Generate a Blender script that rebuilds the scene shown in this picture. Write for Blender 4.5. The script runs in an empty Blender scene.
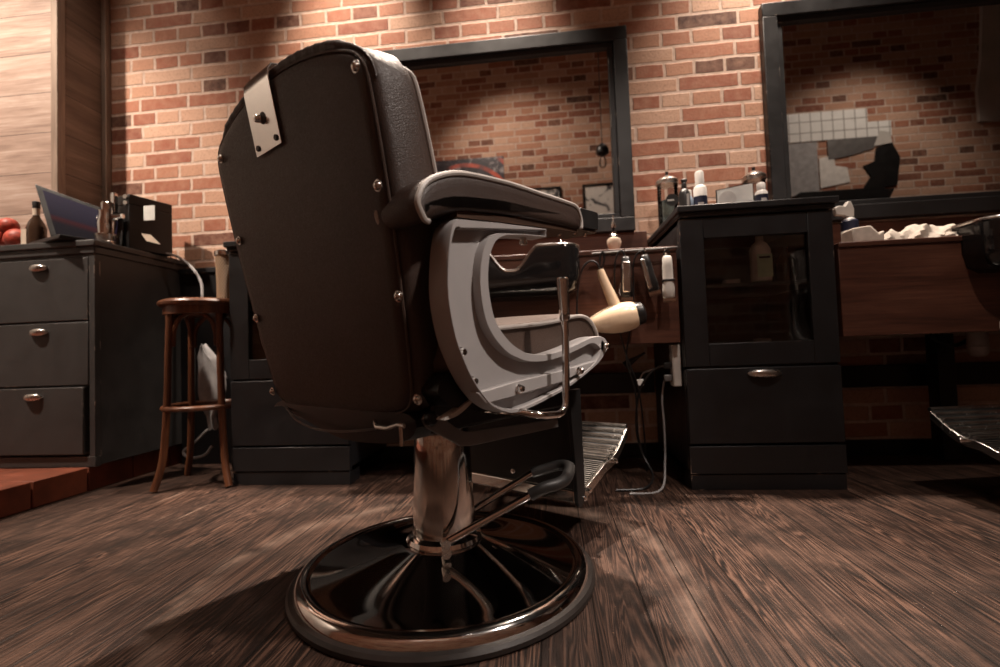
import bpy, bmesh, math, random
from mathutils import Vector, Matrix
random.seed(7)
C = bpy.context.scene.collection
SC = bpy.context.scene
PI = math.pi

# ------------------------------------------------------------------ camera, world, lights
def cam_axes(yaw, pitch, roll):
    cy, sy, cp, sp = math.cos(yaw), math.sin(yaw), math.cos(pitch), math.sin(pitch)
    f = Vector((-sy*cp, cy*cp, sp)); r = Vector((cy, sy, 0)); u = r.cross(f)
    return (r*math.cos(roll)+u*math.sin(roll), u*math.cos(roll)-r*math.sin(roll), f)
r_, u_, f_ = cam_axes(math.radians(6.1), math.radians(2.0), math.radians(-2.03))
cd = bpy.data.cameras.new('camera'); cam = bpy.data.objects.new('camera', cd); C.objects.link(cam)
cam.matrix_world = Matrix(((r_.x, u_.x, -f_.x, 0), (r_.y, u_.y, -f_.y, 0), (r_.z, u_.z, -f_.z, 0.5), (0, 0, 0, 1)))
cd.sensor_width = 36; cd.lens = 17.28; cd.clip_start = 0.02
cd.dof.use_dof = True; cd.dof.focus_distance = 1.05; cd.dof.aperture_fstop = 2.6
SC.camera = cam
SC.view_settings.view_transform = 'Standard'; SC.view_settings.look = 'None'
SC.view_settings.gamma = 1.0; SC.view_settings.exposure = 0.2; SC.view_settings.use_curve_mapping = False
w = bpy.data.worlds.new('world'); SC.world = w; w.use_nodes = True
w.node_tree.nodes['Background'].inputs[0].default_value = (1.0, 0.85, 0.72, 1)
w.node_tree.nodes['Background'].inputs[1].default_value = 0.008

def spot(name, loc, target, power, size, blend=0.5, rad=0.05, col=(1.0, 0.83, 0.69)):
    l = bpy.data.lights.new(name, 'SPOT'); l.energy = power; l.spot_size = math.radians(size); l.spot_blend = blend
    l.shadow_soft_size = rad; l.color = col
    o = bpy.data.objects.new(name, l); C.objects.link(o); o.location = loc
    o.rotation_euler = (Vector(target)-Vector(loc)).to_track_quat('-Z', 'Y').to_euler()
    return o
def area(name, loc, target, power, sx, sy, col=(1.0, 0.86, 0.74)):
    l = bpy.data.lights.new(name, 'AREA'); l.energy = power; l.shape = 'RECTANGLE'; l.size = sx; l.size_y = sy; l.color = col
    o = bpy.data.objects.new(name, l); C.objects.link(o); o.location = loc
    o.rotation_euler = (Vector(target)-Vector(loc)).to_track_quat('-Z', 'Y').to_euler()
    return o
# ceiling spots over the work stations (they graze the brick and fall on chair and floor)
spot('station_spot', (-0.20, 1.88, 3.35), (-0.24, 1.50, 0), 640, 52, 0.6)
spot('station_spot', (-2.12, 1.80, 3.35), (-1.55, 2.15, 0), 60, 44, 0.8)
spot('station_spot', (0.98, 1.90, 3.0), (1.1, 1.6, 0), 260, 76, 0.8)
spot('station_spot', (-0.90, 1.80, 3.35), (-0.95, 2.25, 0), 400, 42, 0.8)
# lamps on the platform side, they light the boarded column, the drawer cabinet and the side wall
spot('platform_spot', (-2.70, 0.70, 3.2), (-2.40, 1.85, 1.0), 400, 66, 0.7)
spot('platform_spot', (-2.6, 0.5, 3.2), (-3.6, 0.9, 1.7), 170, 70, 0.7)
# lamp over the right of the chair, then an added frontal fill
spot('room_and_fill_spot', (1.75, 0.15, 3.2), (0.05, 1.05, 0.60), 330, 30, 0.8, 0.09, (1.0, 0.87, 0.78))
spot('room_and_fill_spot', (0.75, -0.05, 3.44), (0.62, 1.75, 0.55), 130, 44, 0.8, 0.06, (1.0, 0.87, 0.78))  # fill added high near the camera to brighten cabinet fronts and bench panels
# lamps washing the opposite wall, seen in the mirrors
spot('wall_wash', (-0.7, 0.75, 3.42), (0.0, -0.3, 1.4), 85, 95, 0.8)
spot('wall_wash', (3.0, 0.85, 3.42), (2.9, -0.3, 1.5), 55, 85, 0.8)

# ------------------------------------------------------------------ node helpers
class NT:
    def __init__(s, name):
        s.m = bpy.data.materials.new(name); s.m.use_nodes = True; s.t = s.m.node_tree
        s.b = s.t.nodes['Principled BSDF']
    def n(s, typ, **k):
        o = s.t.nodes.new(typ)
        for a, v in k.items(): setattr(o, a, v)
        return o
    def link(s, a, b): s.t.links.new(a, b)
    def put(s, sock, v):
        if hasattr(v, 'is_output'): s.link(v, sock)
        else: sock.default_value = v
    def math(s, op, a, b=None, c=None, clamp=False):
        o = s.n('ShaderNodeMath', operation=op, use_clamp=clamp); s.put(o.inputs[0], a)
        if b is not None: s.put(o.inputs[1], b)
        if c is not None: s.put(o.inputs[2], c)
        return o.outputs[0]
    def xyz(s, src='Object'):
        tc = s.n('ShaderNodeTexCoord'); sp = s.n('ShaderNodeSeparateXYZ'); s.link(tc.outputs[src], sp.inputs[0])
        return tc.outputs[src], sp.outputs[0], sp.outputs[1], sp.outputs[2]
    def comb(s, x, y, z):
        o = s.n('ShaderNodeCombineXYZ'); s.put(o.inputs[0], x); s.put(o.inputs[1], y); s.put(o.inputs[2], z); return o.outputs[0]
    def noise(s, vec, scale, detail=3, rough=0.55, dist=0.0):
        o = s.n('ShaderNodeTexNoise'); s.link(vec, o.inputs['Vector']); o.inputs['Scale'].default_value = scale
        o.inputs['Detail'].default_value = detail; o.inputs['Roughness'].default_value = rough; o.inputs['Distortion'].default_value = dist
        return o.outputs['Fac']
    def white(s, vec):
        o = s.n('ShaderNodeTexWhiteNoise', noise_dimensions='3D'); s.link(vec, o.inputs['Vector']); return o.outputs['Value']
    def ramp(s, fac, stops, interp='LINEAR'):
        o = s.n('ShaderNodeValToRGB'); o.color_ramp.interpolation = interp; s.put(o.inputs[0], fac)
        e = o.color_ramp.elements
        while len(e) < len(stops): e.new(0.5)
        for k, (p, c) in enumerate(stops):
            e[k].position = p; e[k].color = (c[0], c[1], c[2], 1) if not isinstance(c, (int, float)) else (c, c, c, 1)
        return o.outputs[0]
    def mix(s, f, a, b, mode='MIX'):
        o = s.n('ShaderNodeMix', data_type='RGBA', blend_type=mode); s.put(o.inputs[0], f)
        s.put(o.inputs[6], a if hasattr(a, 'is_output') else (a[0], a[1], a[2], 1)); s.put(o.inputs[7], b if hasattr(b, 'is_output') else (b[0], b[1], b[2], 1))
        return o.outputs[2]
    def rng(s, v, a, b, c=0.0, d=1.0):
        o = s.n('ShaderNodeMapRange'); s.put(o.inputs[0], v); o.inputs[1].default_value = a; o.inputs[2].default_value = b
        o.inputs[3].default_value = c; o.inputs[4].default_value = d; return o.outputs[0]
    def bump(s, h, strength=0.3, dist=0.002):
        o = s.n('ShaderNodeBump'); s.link(h, o.inputs['Height']); o.inputs['Strength'].default_value = strength
        o.inputs['Distance'].default_value = dist; s.link(o.outputs[0], s.b.inputs['Normal'])
    def col(s, v): s.put(s.b.inputs['Base Color'], v if hasattr(v, 'is_output') else (v[0], v[1], v[2], 1))
    def set(s, **k):
        for a, v in k.items(): s.put(s.b.inputs[a.replace('_', ' ')], v)

def plain(name, col, rough=0.5, metal=0.0, var=0.12, nscale=18, bump=0.0, bscale=120, **k):
    t = NT(name); v, x, y, z = t.xyz()
    nz = t.noise(v, nscale, 4)
    lo = tuple(c*(1-var) for c in col); hi = tuple(min(1, c*(1+var)) for c in col)
    t.col(t.ramp(nz, [(0.3, lo), (0.7, hi)]))
    t.set(Roughness=t.rng(nz, 0.3, 0.7, max(0.02, rough-0.06), min(1, rough+0.06)), Metallic=metal, **k)
    if bump: t.bump(t.noise(v, bscale, 3), bump, 0.001)
    return t.m

def brick_mat(name, axis='x', lift=1.0, offs=0.0):
    t = NT(name); v, x, y, z = t.xyz()
    d = t.noise(v, 9, 2); u = x if axis == 'x' else y
    u = t.math('ADD', t.math('ADD', u, 40+offs), t.math('MULTIPLY', t.math('SUBTRACT', d, 0.5), 0.012))
    d2 = t.noise(v, 7.3, 2)
    zz = t.math('ADD', t.math('ADD', z, 10.012), t.math('MULTIPLY', t.math('SUBTRACT', d2, 0.5), 0.010))
    H, S = 0.0715, 0.266
    row = t.math('FLOOR', t.math('DIVIDE', zz, H)); fz = t.math('MULTIPLY', t.math('FRACT', t.math('DIVIDE', zz, H)), H)
    par = t.math('MODULO', row, 2.0)                                  # 1 = stretchers, 0 = headers
    wd = t.math('ADD', t.math('MULTIPLY', par, S/2), S/2)
    uo = t.math('ADD', u, t.math('ADD', t.math('MULTIPLY', par, 0.064), t.math('MULTIPLY', t.white(t.comb(row, 3.1, 0.2)), 0.03)))
    q = t.math('DIVIDE', uo, wd); idc = t.math('FLOOR', q); fu = t.math('MULTIPLY', t.math('FRACT', q), wd)
    dx = t.math('MINIMUM', fu, t.math('SUBTRACT', wd, fu)); dz = t.math('MINIMUM', fz, t.math('SUBTRACT', H, fz))
    edge = t.math('MINIMUM', dx, dz)
    rough = t.noise(v, 60, 3)
    edge = t.math('ADD', edge, t.math('MULTIPLY', t.math('SUBTRACT', rough, 0.5), 0.004))
    mask = t.rng(edge, 0.0056, 0.0082)
    rnd = t.white(t.comb(idc, row, par)); 
    k = lift
    cols = [(0.0, (.060*k, .020*k, .012*k)), (0.06, (.15*k, .048*k, .028*k)), (0.16, (.30*k, .088*k, .048*k)), (0.36, (.40*k, .15*k, .085*k)), (0.58, (.52*k, .27*k, .17*k)), (0.82, (.63*k, .40*k, .285*k))]
    bc = t.ramp(rnd, cols)
    blot = t.noise(v, 26, 4, 0.65)
    bc = t.mix(t.rng(blot, 0.35, 0.75, 0.0, 0.45), bc, (.56*k, .33*k, .22*k))
    bc = t.mix(t.rng(t.noise(v, 110, 3), 0.5, 0.8, 0, 0.5), bc, (.20*k, .085*k, .05*k))
    mc = t.ramp(t.noise(v, 40, 3), [(0.3, (.56*k, .40*k, .31*k)), (0.7, (.74*k, .56*k, .46*k))])
    t.col(t.mix(mask, mc, bc)); t.set(Roughness=0.82)
    h = t.math('ADD', mask, t.math('MULTIPLY', t.noise(v, 90, 4, 0.7), 0.45))
    t.bump(h, 0.75, 0.006)
    return t.m

def floor_mat():
    t = NT('worn_floorboards'); v, x, y, z = t.xyz()
    Wd = 0.098
    xx = t.math('ADD', x, 20.03); pid = t.math('FLOOR', t.math('DIVIDE', xx, Wd)); fx = t.math('MULTIPLY', t.math('FRACT', t.math('DIVIDE', xx, Wd)), Wd)
    r = t.white(t.comb(pid, 5.0, 1.0))
    yo = t.math('ADD', y, t.math('MULTIPLY', r, 31.0))
    gv = t.comb(t.math('MULTIPLY', x, 11), t.math('MULTIPLY', yo, 0.55), 0.0)
    warp = t.noise(gv, 1.3, 3, 0.5, 0.6)
    rings = t.math('SINE', t.math('MULTIPLY', t.math('ADD', warp, t.math('MULTIPLY', x, 1.6)), 150.0))
    fine = t.noise(t.comb(t.math('MULTIPLY', x, 190), t.math('MULTIPLY', yo, 3.2), 0), 1.0, 5, 0.75)
    g = t.math('ADD', t.math('MULTIPLY', t.rng(rings, -1, 1), 0.26), t.math('MULTIPLY', fine, 0.74))
    c = t.ramp(g, [(0.37, (.005, .0023, .0015)), (0.51, (.040, .019, .0122)), (0.67, (.135, .073, .050))])
    c = t.mix(t.math('MULTIPLY', r, 0.5), c, (.022, .011, .008))
    wear = t.noise(v, 2.6, 5, 0.65)
    c = t.mix(t.rng(wear, 0.50, 0.72, 0, 0.32), c, (.18, .100, .068))
    dirt = t.noise(v, 5.5, 5, 0.7); c = t.mix(t.rng(dirt, 0.50, 0.66, 0, 0.8), c, (.014, .0075, .005))
    scr = t.noise(t.comb(t.math('MULTIPLY', x, 70), t.math('MULTIPLY', y, 2.2), 3.0), 1.0, 2, 0.5); c = t.mix(t.rng(scr, 0.70, 0.76, 0, 0.6), c, (.30, .20, .15))
    # knots
    vo = t.n('ShaderNodeTexVoronoi'); t.link(t.comb(t.math('MULTIPLY', x, 3.2), t.math('MULTIPLY', yo, 1.6), 0), vo.inputs['Vector']); vo.inputs['Scale'].default_value = 1.0
    c = t.mix(t.rng(vo.outputs['Distance'], 0.03, 0.09, 0.85, 0.0), c, (.010, .006, .005))
    # the scuffed ring that the turning footrest left around the chair
    dxc = t.math('SUBTRACT', x, -0.27); dyc = t.math('SUBTRACT', y, 1.09)
    rad = t.math('SQRT', t.math('ADD', t.math('MULTIPLY', dxc, dxc), t.math('MULTIPLY', dyc, dyc)))
    rad = t.math('ADD', rad, t.math('MULTIPLY', t.math('SUBTRACT', t.noise(v, 5, 3), 0.5), 0.05))
    band = t.math('MULTIPLY', t.rng(t.math('ABSOLUTE', t.math('SUBTRACT', rad, 0.53)), 0.0, 0.045, 1.0, 0.0), t.rng(t.noise(v, 9, 4), 0.35, 0.6))
    c = t.mix(t.math('MULTIPLY', band, 0.30), c, (.30, .21, .165))
    speck = t.rng(t.noise(v, 75, 2, 0.8), 0.70, 0.76); c = t.mix(t.math('MULTIPLY', speck, 0.5), c, (.33, .20, .13))
    gap = t.rng(t.math('MINIMUM', fx, t.math('SUBTRACT', Wd, fx)), 0.0006, 0.0022)
    c = t.mix(gap, (.006, .004, .003), c); t.col(c)
    t.set(Roughness=t.rng(t.math('ADD', t.math('MULTIPLY', wear, .6), t.math('MULTIPLY', fine, .4)), 0.3, 0.7, 0.40, 0.68))
    t.b.inputs['Specular IOR Level'].default_value = 0.35
    t.bump(t.math('ADD', t.math('MULTIPLY', gap, 1.4), t.math('MULTIPLY', g, 0.8)), 0.6, 0.003)
    return t.m

def wood_mat(name, c0, c1, c2, along='x', freq=1.0, rough=0.45, plank=0.0, bump=0.25):
    t = NT(name); v, x, y, z = t.xyz()
    a, b = (x, z) if along == 'x' else ((z, x) if along == 'z' else (y, z))
    if plank:
        q = t.math('DIVIDE', t.math('ADD', b, 10.0), plank); pid = t.math('FLOOR', q); fr = t.math('MULTIPLY', t.math('FRACT', q), plank)
        sh = t.white(t.comb(pid, 2.0, 3.0))
    else: sh = None
    aa = a if sh is None else t.math('ADD', a, t.math('MULTIPLY', sh, 17.0))
    other = y if along != 'y' else x
    bb = t.math('ADD', b, t.math('MULTIPLY', other, 0.8))
    gv = t.comb(t.math('MULTIPLY', aa, 1.6*freq), t.math('MULTIPLY', bb, 13*freq), 0.0)
    n1 = t.noise(gv, 1.0, 5, 0.6, 0.5)
    n2 = t.noise(t.comb(t.math('MULTIPLY', aa, 6*freq), t.math('MULTIPLY', bb, 130*freq), 0), 1.0, 3, 0.6)
    g = t.math('ADD', t.math('MULTIPLY', n1, 0.65), t.math('MULTIPLY', n2, 0.35))
    c = t.ramp(g, [(0.33, c0), (0.5, c1), (0.66, c2)])
    if sh is not None:
        c = t.mix(t.math('MULTIPLY', sh, 0.3), c, c0)
        c = t.mix(t.rng(t.math('MINIMUM', fr, t.math('SUBTRACT', plank, fr)), 0.0008, 0.0022), tuple(q*0.25 for q in c0), c)
    t.col(c); t.set(Roughness=rough); t.bump(g, bump, 0.002)
    return t.m

def leather_mat(name, c0, c1, rough=0.42):
    t = NT(name); v, x, y, z = t.xyz()
    vo = t.n('ShaderNodeTexVoronoi', feature='DISTANCE_TO_EDGE'); t.link(v, vo.inputs['Vector']); vo.inputs['Scale'].default_value = 330
    nz = t.noise(v, 5, 4); t.col(t.ramp(nz, [(0.3, c0), (0.7, c1)]))
    pore = t.rng(vo.outputs['Distance'], 0.0, 0.25)
    t.set(Roughness=t.rng(t.noise(v, 240, 2), 0.3, 0.7, rough-0.07, rough+0.1))
    h = t.math('ADD', t.math('MULTIPLY', pore, 0.5), t.math('MULTIPLY', t.noise(v, 420, 2), 0.5))
    h = t.math('ADD', h, t.math('MULTIPLY', t.noise(v, 14, 3), 1.2))
    t.bump(h, 0.45, 0.0011); return t.m

def worn_paint(name, base, wear, amt=0.62, rough=0.5):
    t = NT(name); v, x, y, z = t.xyz()
    nz = t.noise(v, 9, 5, 0.7); c = t.ramp(nz, [(0.3, tuple(q*0.8 for q in base)), (0.7, tuple(q*1.2 for q in base))])
    geo = t.n('ShaderNodeNewGeometry'); bv = t.n('ShaderNodeBevel'); bv.samples = 4; bv.inputs['Radius'].default_value = 0.006
    dp = t.n('ShaderNodeVectorMath', operation='DOT_PRODUCT'); t.link(bv.outputs[0], dp.inputs[0]); t.link(geo.outputs['Normal'], dp.inputs[1])
    edge = t.math('MULTIPLY', t.rng(dp.outputs['Value'], 0.97, 0.90, 0, 1), t.rng(t.noise(v, 11, 4, 0.7), amt, amt+0.04))
    c = t.mix(edge, c, wear); t.col(c); t.set(Roughness=t.rng(nz, 0.3, 0.7, rough-0.08, rough+0.08))
    t.bump(t.noise(v, 150, 3), 0.12, 0.001); return t.m

def metal(name, col=(.75, .73, .70), rough=0.12):
    t = NT(name); v, x, y, z = t.xyz()
    nz = t.noise(v, 30, 4, 0.7)
    t.col(t.ramp(nz, [(0.3, tuple(c*0.9 for c in col)), (0.7, col)]))
    t.set(Metallic=1.0, Roughness=t.rng(nz, 0.3, 0.75, rough*0.8, rough*1.25)); return t.m

def glass_mat(name, col=(1, 1, 1), rough=0.02, ior=1.45):
    t = NT(name); t.set(Transmission_Weight=1.0, Roughness=rough, IOR=ior); t.col(col); return t.m
def pane_mat(name, tint=(.96, .97, .97, 1)):
    # clear thin pane: mostly see-through with a mirror-like sheen by angle
    m = bpy.data.materials.new(name); m.use_nodes = True; nt = m.node_tree
    for n in list(nt.nodes):
        if n.type != 'OUTPUT_MATERIAL': nt.nodes.remove(n)
    o = [n for n in nt.nodes if n.type == 'OUTPUT_MATERIAL'][0]
    tr = nt.nodes.new('ShaderNodeBsdfTransparent'); gl = nt.nodes.new('ShaderNodeBsdfGlossy'); gl.inputs['Roughness'].default_value = 0.03
    fr = nt.nodes.new('ShaderNodeFresnel'); fr.inputs[0].default_value = 1.5; mx = nt.nodes.new('ShaderNodeMixShader')
    nt.links.new(fr.outputs[0], mx.inputs[0]); nt.links.new(tr.outputs[0], mx.inputs[1]); nt.links.new(gl.outputs[0], mx.inputs[2]); nt.links.new(mx.outputs[0], o.inputs[0])
    tr.inputs[0].default_value = tint
    return m

M = {}
M['brick'] = brick_mat('brick_wall', 'x'); M['brick_rear'] = brick_mat('brick_wall_opposite', 'x', 0.85, 3.3); M['brick_side'] = brick_mat('brick_wall_side', 'y', 0.9)
M['floor'] = floor_mat()
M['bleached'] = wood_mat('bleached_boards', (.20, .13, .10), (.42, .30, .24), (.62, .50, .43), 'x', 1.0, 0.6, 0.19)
M['bleached_shaded'] = wood_mat('bleached_boards_shaded', (.10, .065, .045), (.19, .13, .095), (.30, .22, .17), 'y', 1.0, 0.6, 0.19)  # same boards, colour darkened to put the side's shade into the material
M['trimwood'] = wood_mat('bleached_trim', (.16, .11, .08), (.25, .18, .135), (.35, .26, .20), 'z', 1.0, 0.6)
M['walnut'] = wood_mat('dark_walnut', (.034, .011, .0065), (.080, .028, .016), (.135, .054, .032), 'x', 1.0, 0.42)
M['bent'] = wood_mat('bent_beech', (.045, .015, .007), (.11, .038, .016), (.20, .078, .036), 'z', 1.5, 0.35)
M['boardwood'] = wood_mat('dark_board', (.02, .009, .005), (.05, .023, .012), (.09, .045, .024), 'y', 1.5, 0.5)
M['terra'] = plain('terracotta_tile', (.20, .05, .022), 0.6, 0, 0.3, 12, 0.3)
M['plaster'] = plain('ceiling_paint', (.06, .05, .045), 0.9, 0, 0.1, 4)
M['whiteplaster'] = plain('white_plaster', (.55, .52, .48), 0.9, 0, 0.15, 3, 0.3, 30)
M['black_paint'] = worn_paint('black_worn_paint', (.011, .0105, .0115), (.42, .30, .23), 0.60, 0.42)
M['grey_paint'] = worn_paint('grey_worn_paint', (.042, .039, .038), (.55, .42, .34), 0.58, 0.5)
M['frame_paint'] = worn_paint('charcoal_frame_paint', (.014, .0135, .0145), (.5, .42, .36), 0.63, 0.45)
M['mirror'] = metal('mirror_silver', (.88, .88, .88), 0.005)
M['leather'] = leather_mat('brown_black_leather', (.034, .0185, .0135), (.052, .030, .022), 0.47)
M['leather_seat'] = leather_mat('brown_leather_seat', (.050, .030, .022), (.085, .053, .040), 0.5)
M['piping'] = plain('light_grey_piping', (.42, .38, .35), 0.45)
M['cast'] = plain('grey_enamelled_cast_frame', (.36, .34, .335), 0.42, 0.0, 0.06, 10, 0.1, 300)
M['chrome'] = metal('chrome', (.80, .77, .74), 0.10)
M['chrome_dome'] = metal('polished_dome', (.62, .60, .58), 0.06)
M['chrome_worn'] = metal('worn_chrome', (.66, .62, .58), 0.24)
M['plate_chrome'] = metal('plate_chrome', (.82, .78, .75), 0.2)
M['nickel'] = metal('nickel_handle', (.62, .58, .54), 0.28)
M['rubber'] = plain('black_rubber', (.020, .018, .017), 0.5, 0, 0.2, 40, 0.3)
M['ring'] = plain('worn_rubber_rim', (.022, .017, .015), 0.42, 0.0, 0.4, 9, 0.3)
M['blackmetal'] = plain('black_metal', (.012, .011, .011), 0.38, 0.2)
M['steelgrey'] = plain('dark_grey_steel', (.15, .14, .135), 0.42, 0.3)
M['blackgloss'] = plain('black_gloss_porcelain', (.010, .009, .009), 0.10)
M['blackplastic'] = plain('black_plastic', (.012, .011, .011), 0.35)
M['whiteplastic'] = plain('white_plastic', (.62, .58, .53), 0.4)
M['cream'] = plain('cream_plastic', (.78, .58, .40), 0.28, 0, 0.04)
M['creampale'] = plain('pale_cream_handle', (.72, .60, .48), 0.35)
M['white'] = plain('white_label', (.75, .72, .68), 0.5)
M['paper'] = plain('white_paper', (.86, .86, .82), 0.7)
M['bluegrey'] = plain('pale_blue_plastic', (.30, .38, .50), 0.4)
M['navy'] = plain('navy_label', (.015, .018, .045), 0.5)
M['blueliquid'] = pane_mat('disinfectant_liquid', (.42, .56, .62, 1))
M['green'] = plain('green_label', (.55, .72, .55), 0.5)
M['glass'] = pane_mat('clear_glass')
M['bottleglass'] = plain('amber_bottle_glass', (.05, .028, .018), 0.08)
M['towel'] = plain('white_towelling', (.66, .58, .50), 0.95, 0, 0.1, 60, 0.6, 260)
M['rag'] = plain('pale_cloth', (.34, .33, .33), 0.9, 0, 0.2, 20, 0.5, 200)
M['red'] = plain('red_netting', (.42, .06, .035), 0.5, 0, 0.5, 60, 0.5, 90)
M['orange'] = plain('orange_box_card', (.30, .06, .02), 0.6)
M['pipe'] = plain('plastic_drain_pipe', (.42, .31, .27), 0.45)
def wicker():
    t = NT('woven_wicker'); v, x, y, z = t.xyz()
    ang = t.math('ARCTAN2', y, x); a = t.math('SINE', t.math('MULTIPLY', ang, 22)); b = t.math('SINE', t.math('MULTIPLY', z, 420))
    h = t.math('MULTIPLY', a, b); t.col(t.ramp(t.rng(h, -1, 1), [(0.2, (.10, .05, .025)), (0.5, (.45, .29, .17)), (0.9, (.66, .47, .30))]))
    t.set(Roughness=0.6); t.bump(h, 0.8, 0.003); return t.m
M['wicker'] = wicker()
def screen_mat():
    t = NT('laptop_screen_image'); v, x, y, z = t.xyz()
    d = t.math('ADD', z, t.math('MULTIPLY', x, 0.35))
    c = t.ramp(t.rng(d, -0.02, 0.22), [(0.0, (.006, .006, .012)), (0.42, (.010, .009, .02)), (0.5, (.10, .012, .02)), (0.56, (.03, .024, .05)), (1.0, (.085, .065, .11))])
    t.col((.01, .01, .01)); t.set(Roughness=0.2); t.link(c, t.b.inputs['Emission Color']); t.b.inputs['Emission Strength'].default_value = 0.35
    return t.m
M['screen'] = screen_mat()
def art_mat(name, kind):
    t = NT(name); v, x, y, z = t.xyz()
    if kind == 'sketch':
        n = t.noise(v, 7, 3, 0.6, 0.6)
        c = t.ramp(n, [(0.36, (.05, .05, .055)), (0.42, (.22, .22, .22)), (0.46, (.72, .70, .66)), (0.8, (.84, .80, .74))])
        c = t.mix(t.rng(t.noise(v, 5, 1), 0.64, 0.67), c, (.5, .07, .03))
    else:
        rr = t.math('SQRT', t.math('ADD', t.math('MULTIPLY', x, x), t.math('MULTIPLY', t.math('ADD', z, .3), t.math('ADD', z, .3))))
        s = t.math('SINE', t.math('MULTIPLY', rr, 42)); n = t.noise(v, 11, 4, .7, .8)
        c = t.ramp(n, [(0.35, (.012, .010, .012)), (0.55, (.045, .035, .045)), (0.68, (.40, .36, .36))])
        c = t.mix(t.math('MULTIPLY', t.rng(s, .55, .8), t.rng(t.noise(v, 4, 2), .4, .6)), c, (.55, .09, .045))
    t.col(c); t.set(Roughness=0.4); return t.m
M['sketch'] = art_mat('monochrome_sketch_print', 'sketch'); M['collage'] = art_mat('red_black_collage_print', 'collage')
def tile_mat():
    t = NT('white_wall_tiles'); v, x, y, z = t.xyz()
    def lines(a, p):
        f = t.math('MULTIPLY', t.math('FRACT', t.math('DIVIDE', t.math('ADD', a, 10), p)), p)
        return t.rng(t.math('MINIMUM', f, t.math('SUBTRACT', p, f)), 0.003, 0.006)
    m = t.math('MULTIPLY', lines(x, 0.098), lines(z, 0.105)); t.col(t.mix(m, (.30, .28, .26), (.80, .79, .76))); t.set(Roughness=0.25); return t.m
M['tiles'] = tile_mat()

# ------------------------------------------------------------------ mesh helpers
class G:
    def __init__(s): s.v = []; s.f = []
    def add(s, vs, fs):
        o = len(s.v); s.v += [tuple(p) for p in vs]; s.f += [tuple(i+o for i in f) for f in fs]; return s
    def box(s, x0, x1, y0, y1, z0, z1, m=None):
        vs = [Vector((x, y, z)) for z in (z0, z1) for y in (y0, y1) for x in (x0, x1)]
        if m is not None: vs = [m @ p for p in vs]
        return s.add(vs, [(0, 2, 3, 1), (4, 5, 7, 6), (0, 1, 5, 4), (2, 6, 7, 3), (0, 4, 6, 2), (1, 3, 7, 5)])
    def rings(s, rs, closed=False, cap=True):
        n = len(rs[0]); o = len(s.v)
        for r in rs: s.v += [tuple(p) for p in r]
        m = len(rs)
        for i in range(m if closed else m-1):
            a = o+i*n; b = o+((i+1) % m)*n
            for j in range(n):
                k = (j+1) % n; s.f.append((a+j, a+k, b+k, b+j))
        if cap and not closed:
            s.f.append(tuple(o+j for j in range(n-1, -1, -1))); s.f.append(tuple(o+(m-1)*n+j for j in range(n)))
        return s
    def tube(s, path, r, n=10, closed=False, sy=1.0):
        P = [Vector(p) for p in path]; m = len(P); R = r if isinstance(r, (list, tuple)) else [r]*m
        rs = []; up = None
        for i in range(m):
            if closed: t = (P[(i+1) % m]-P[i-1]).normalized()
            else: t = (P[min(i+1, m-1)]-P[max(i-1, 0)]).normalized()
            if up is None:
                up = Vector((0, 0, 1)) if abs(t.z) < 0.9 else Vector((1, 0, 0))
            up = (up-t*up.dot(t)).normalized(); sd = t.cross(up)
            rs.append([P[i]+up*(R[i]*math.cos(2*PI*k/n))*sy+sd*(R[i]*math.sin(2*PI*k/n)) for k in range(n)])
        return s.rings(rs, closed)
    def lathe(s, prof, c=(0, 0, 0), n=32, axis='Z', cap=True):
        rs = []
        for r, h in prof:
            ring = []
            for k in range(n):
                a = 2*PI*k/n; p = (r*math.cos(a), r*math.sin(a), h)
                if axis == 'X': p = (p[2], p[0], p[1])
                if axis == 'Y': p = (p[1], p[2], p[0])
                ring.append(Vector(p)+Vector(c))
            rs.append(ring)
        return s.rings(rs, cap=cap)
    def prism(s, poly, fn, d0, d1):
        n = len(poly); o = len(s.v)
        s.v += [tuple(fn(a, b, d0)) for a, b in poly]+[tuple(fn(a, b, d1)) for a, b in poly]
        s.f.append(tuple(o+i for i in range(n))); s.f.append(tuple(o+n+i for i in range(n-1, -1, -1)))
        for i in range(n):
            k = (i+1) % n; s.f.append((o+i, o+n+i, o+n+k, o+k))
        return s
FZ = lambda a, b, d: (d, a, b)          # (forward, up) outline extruded across
XZ = lambda a, b, d: (a, d, b)
XY = lambda a, b, d: (a, b, d)

def obj(name, g, mat, parent=None, bevel=0.0, seg=2, angle=35, sub=0, loc=None):
    me = bpy.data.meshes.new(name); me.from_pydata(g.v, [], g.f); me.validate(); me.update()
    bm = bmesh.new(); bm.from_mesh(me)
    ng = [f for f in bm.faces if len(f.verts) > 4]
    if ng: bmesh.ops.triangulate(bm, faces=ng)
    bmesh.ops.recalc_face_normals(bm, faces=bm.faces); bm.to_mesh(me); bm.free()
    me.shade_smooth(); me.set_sharp_from_angle(angle=math.radians(angle))
    me.materials.append(mat if not isinstance(mat, str) else M[mat])
    o = bpy.data.objects.new(name, me); C.objects.link(o)
    if parent: o.parent = parent
    if loc: o.location = loc
    if bevel:
        b = o.modifiers.new('bevel', 'BEVEL'); b.width = bevel; b.segments = seg; b.limit_method = 'ANGLE'; b.angle_limit = math.radians(40); b.harden_normals = False
    if sub:
        b = o.modifiers.new('sub', 'SUBSURF'); b.levels = sub; b.render_levels = sub
    return o
def empty(name, loc=(0, 0, 0), rz=0):
    o = bpy.data.objects.new(name, None); o.empty_display_size = 0.05; C.objects.link(o); o.location = loc; o.rotation_euler = (0, 0, rz); return o
def tag(o, label, cat, group=None):
    o['label'] = label; o['category'] = cat
    if group: o['group'] = group
    return o
def struct(name, g, mat, **k):
    o = obj(name, g, mat, **k); o['kind'] = 'structure'; return o
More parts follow.
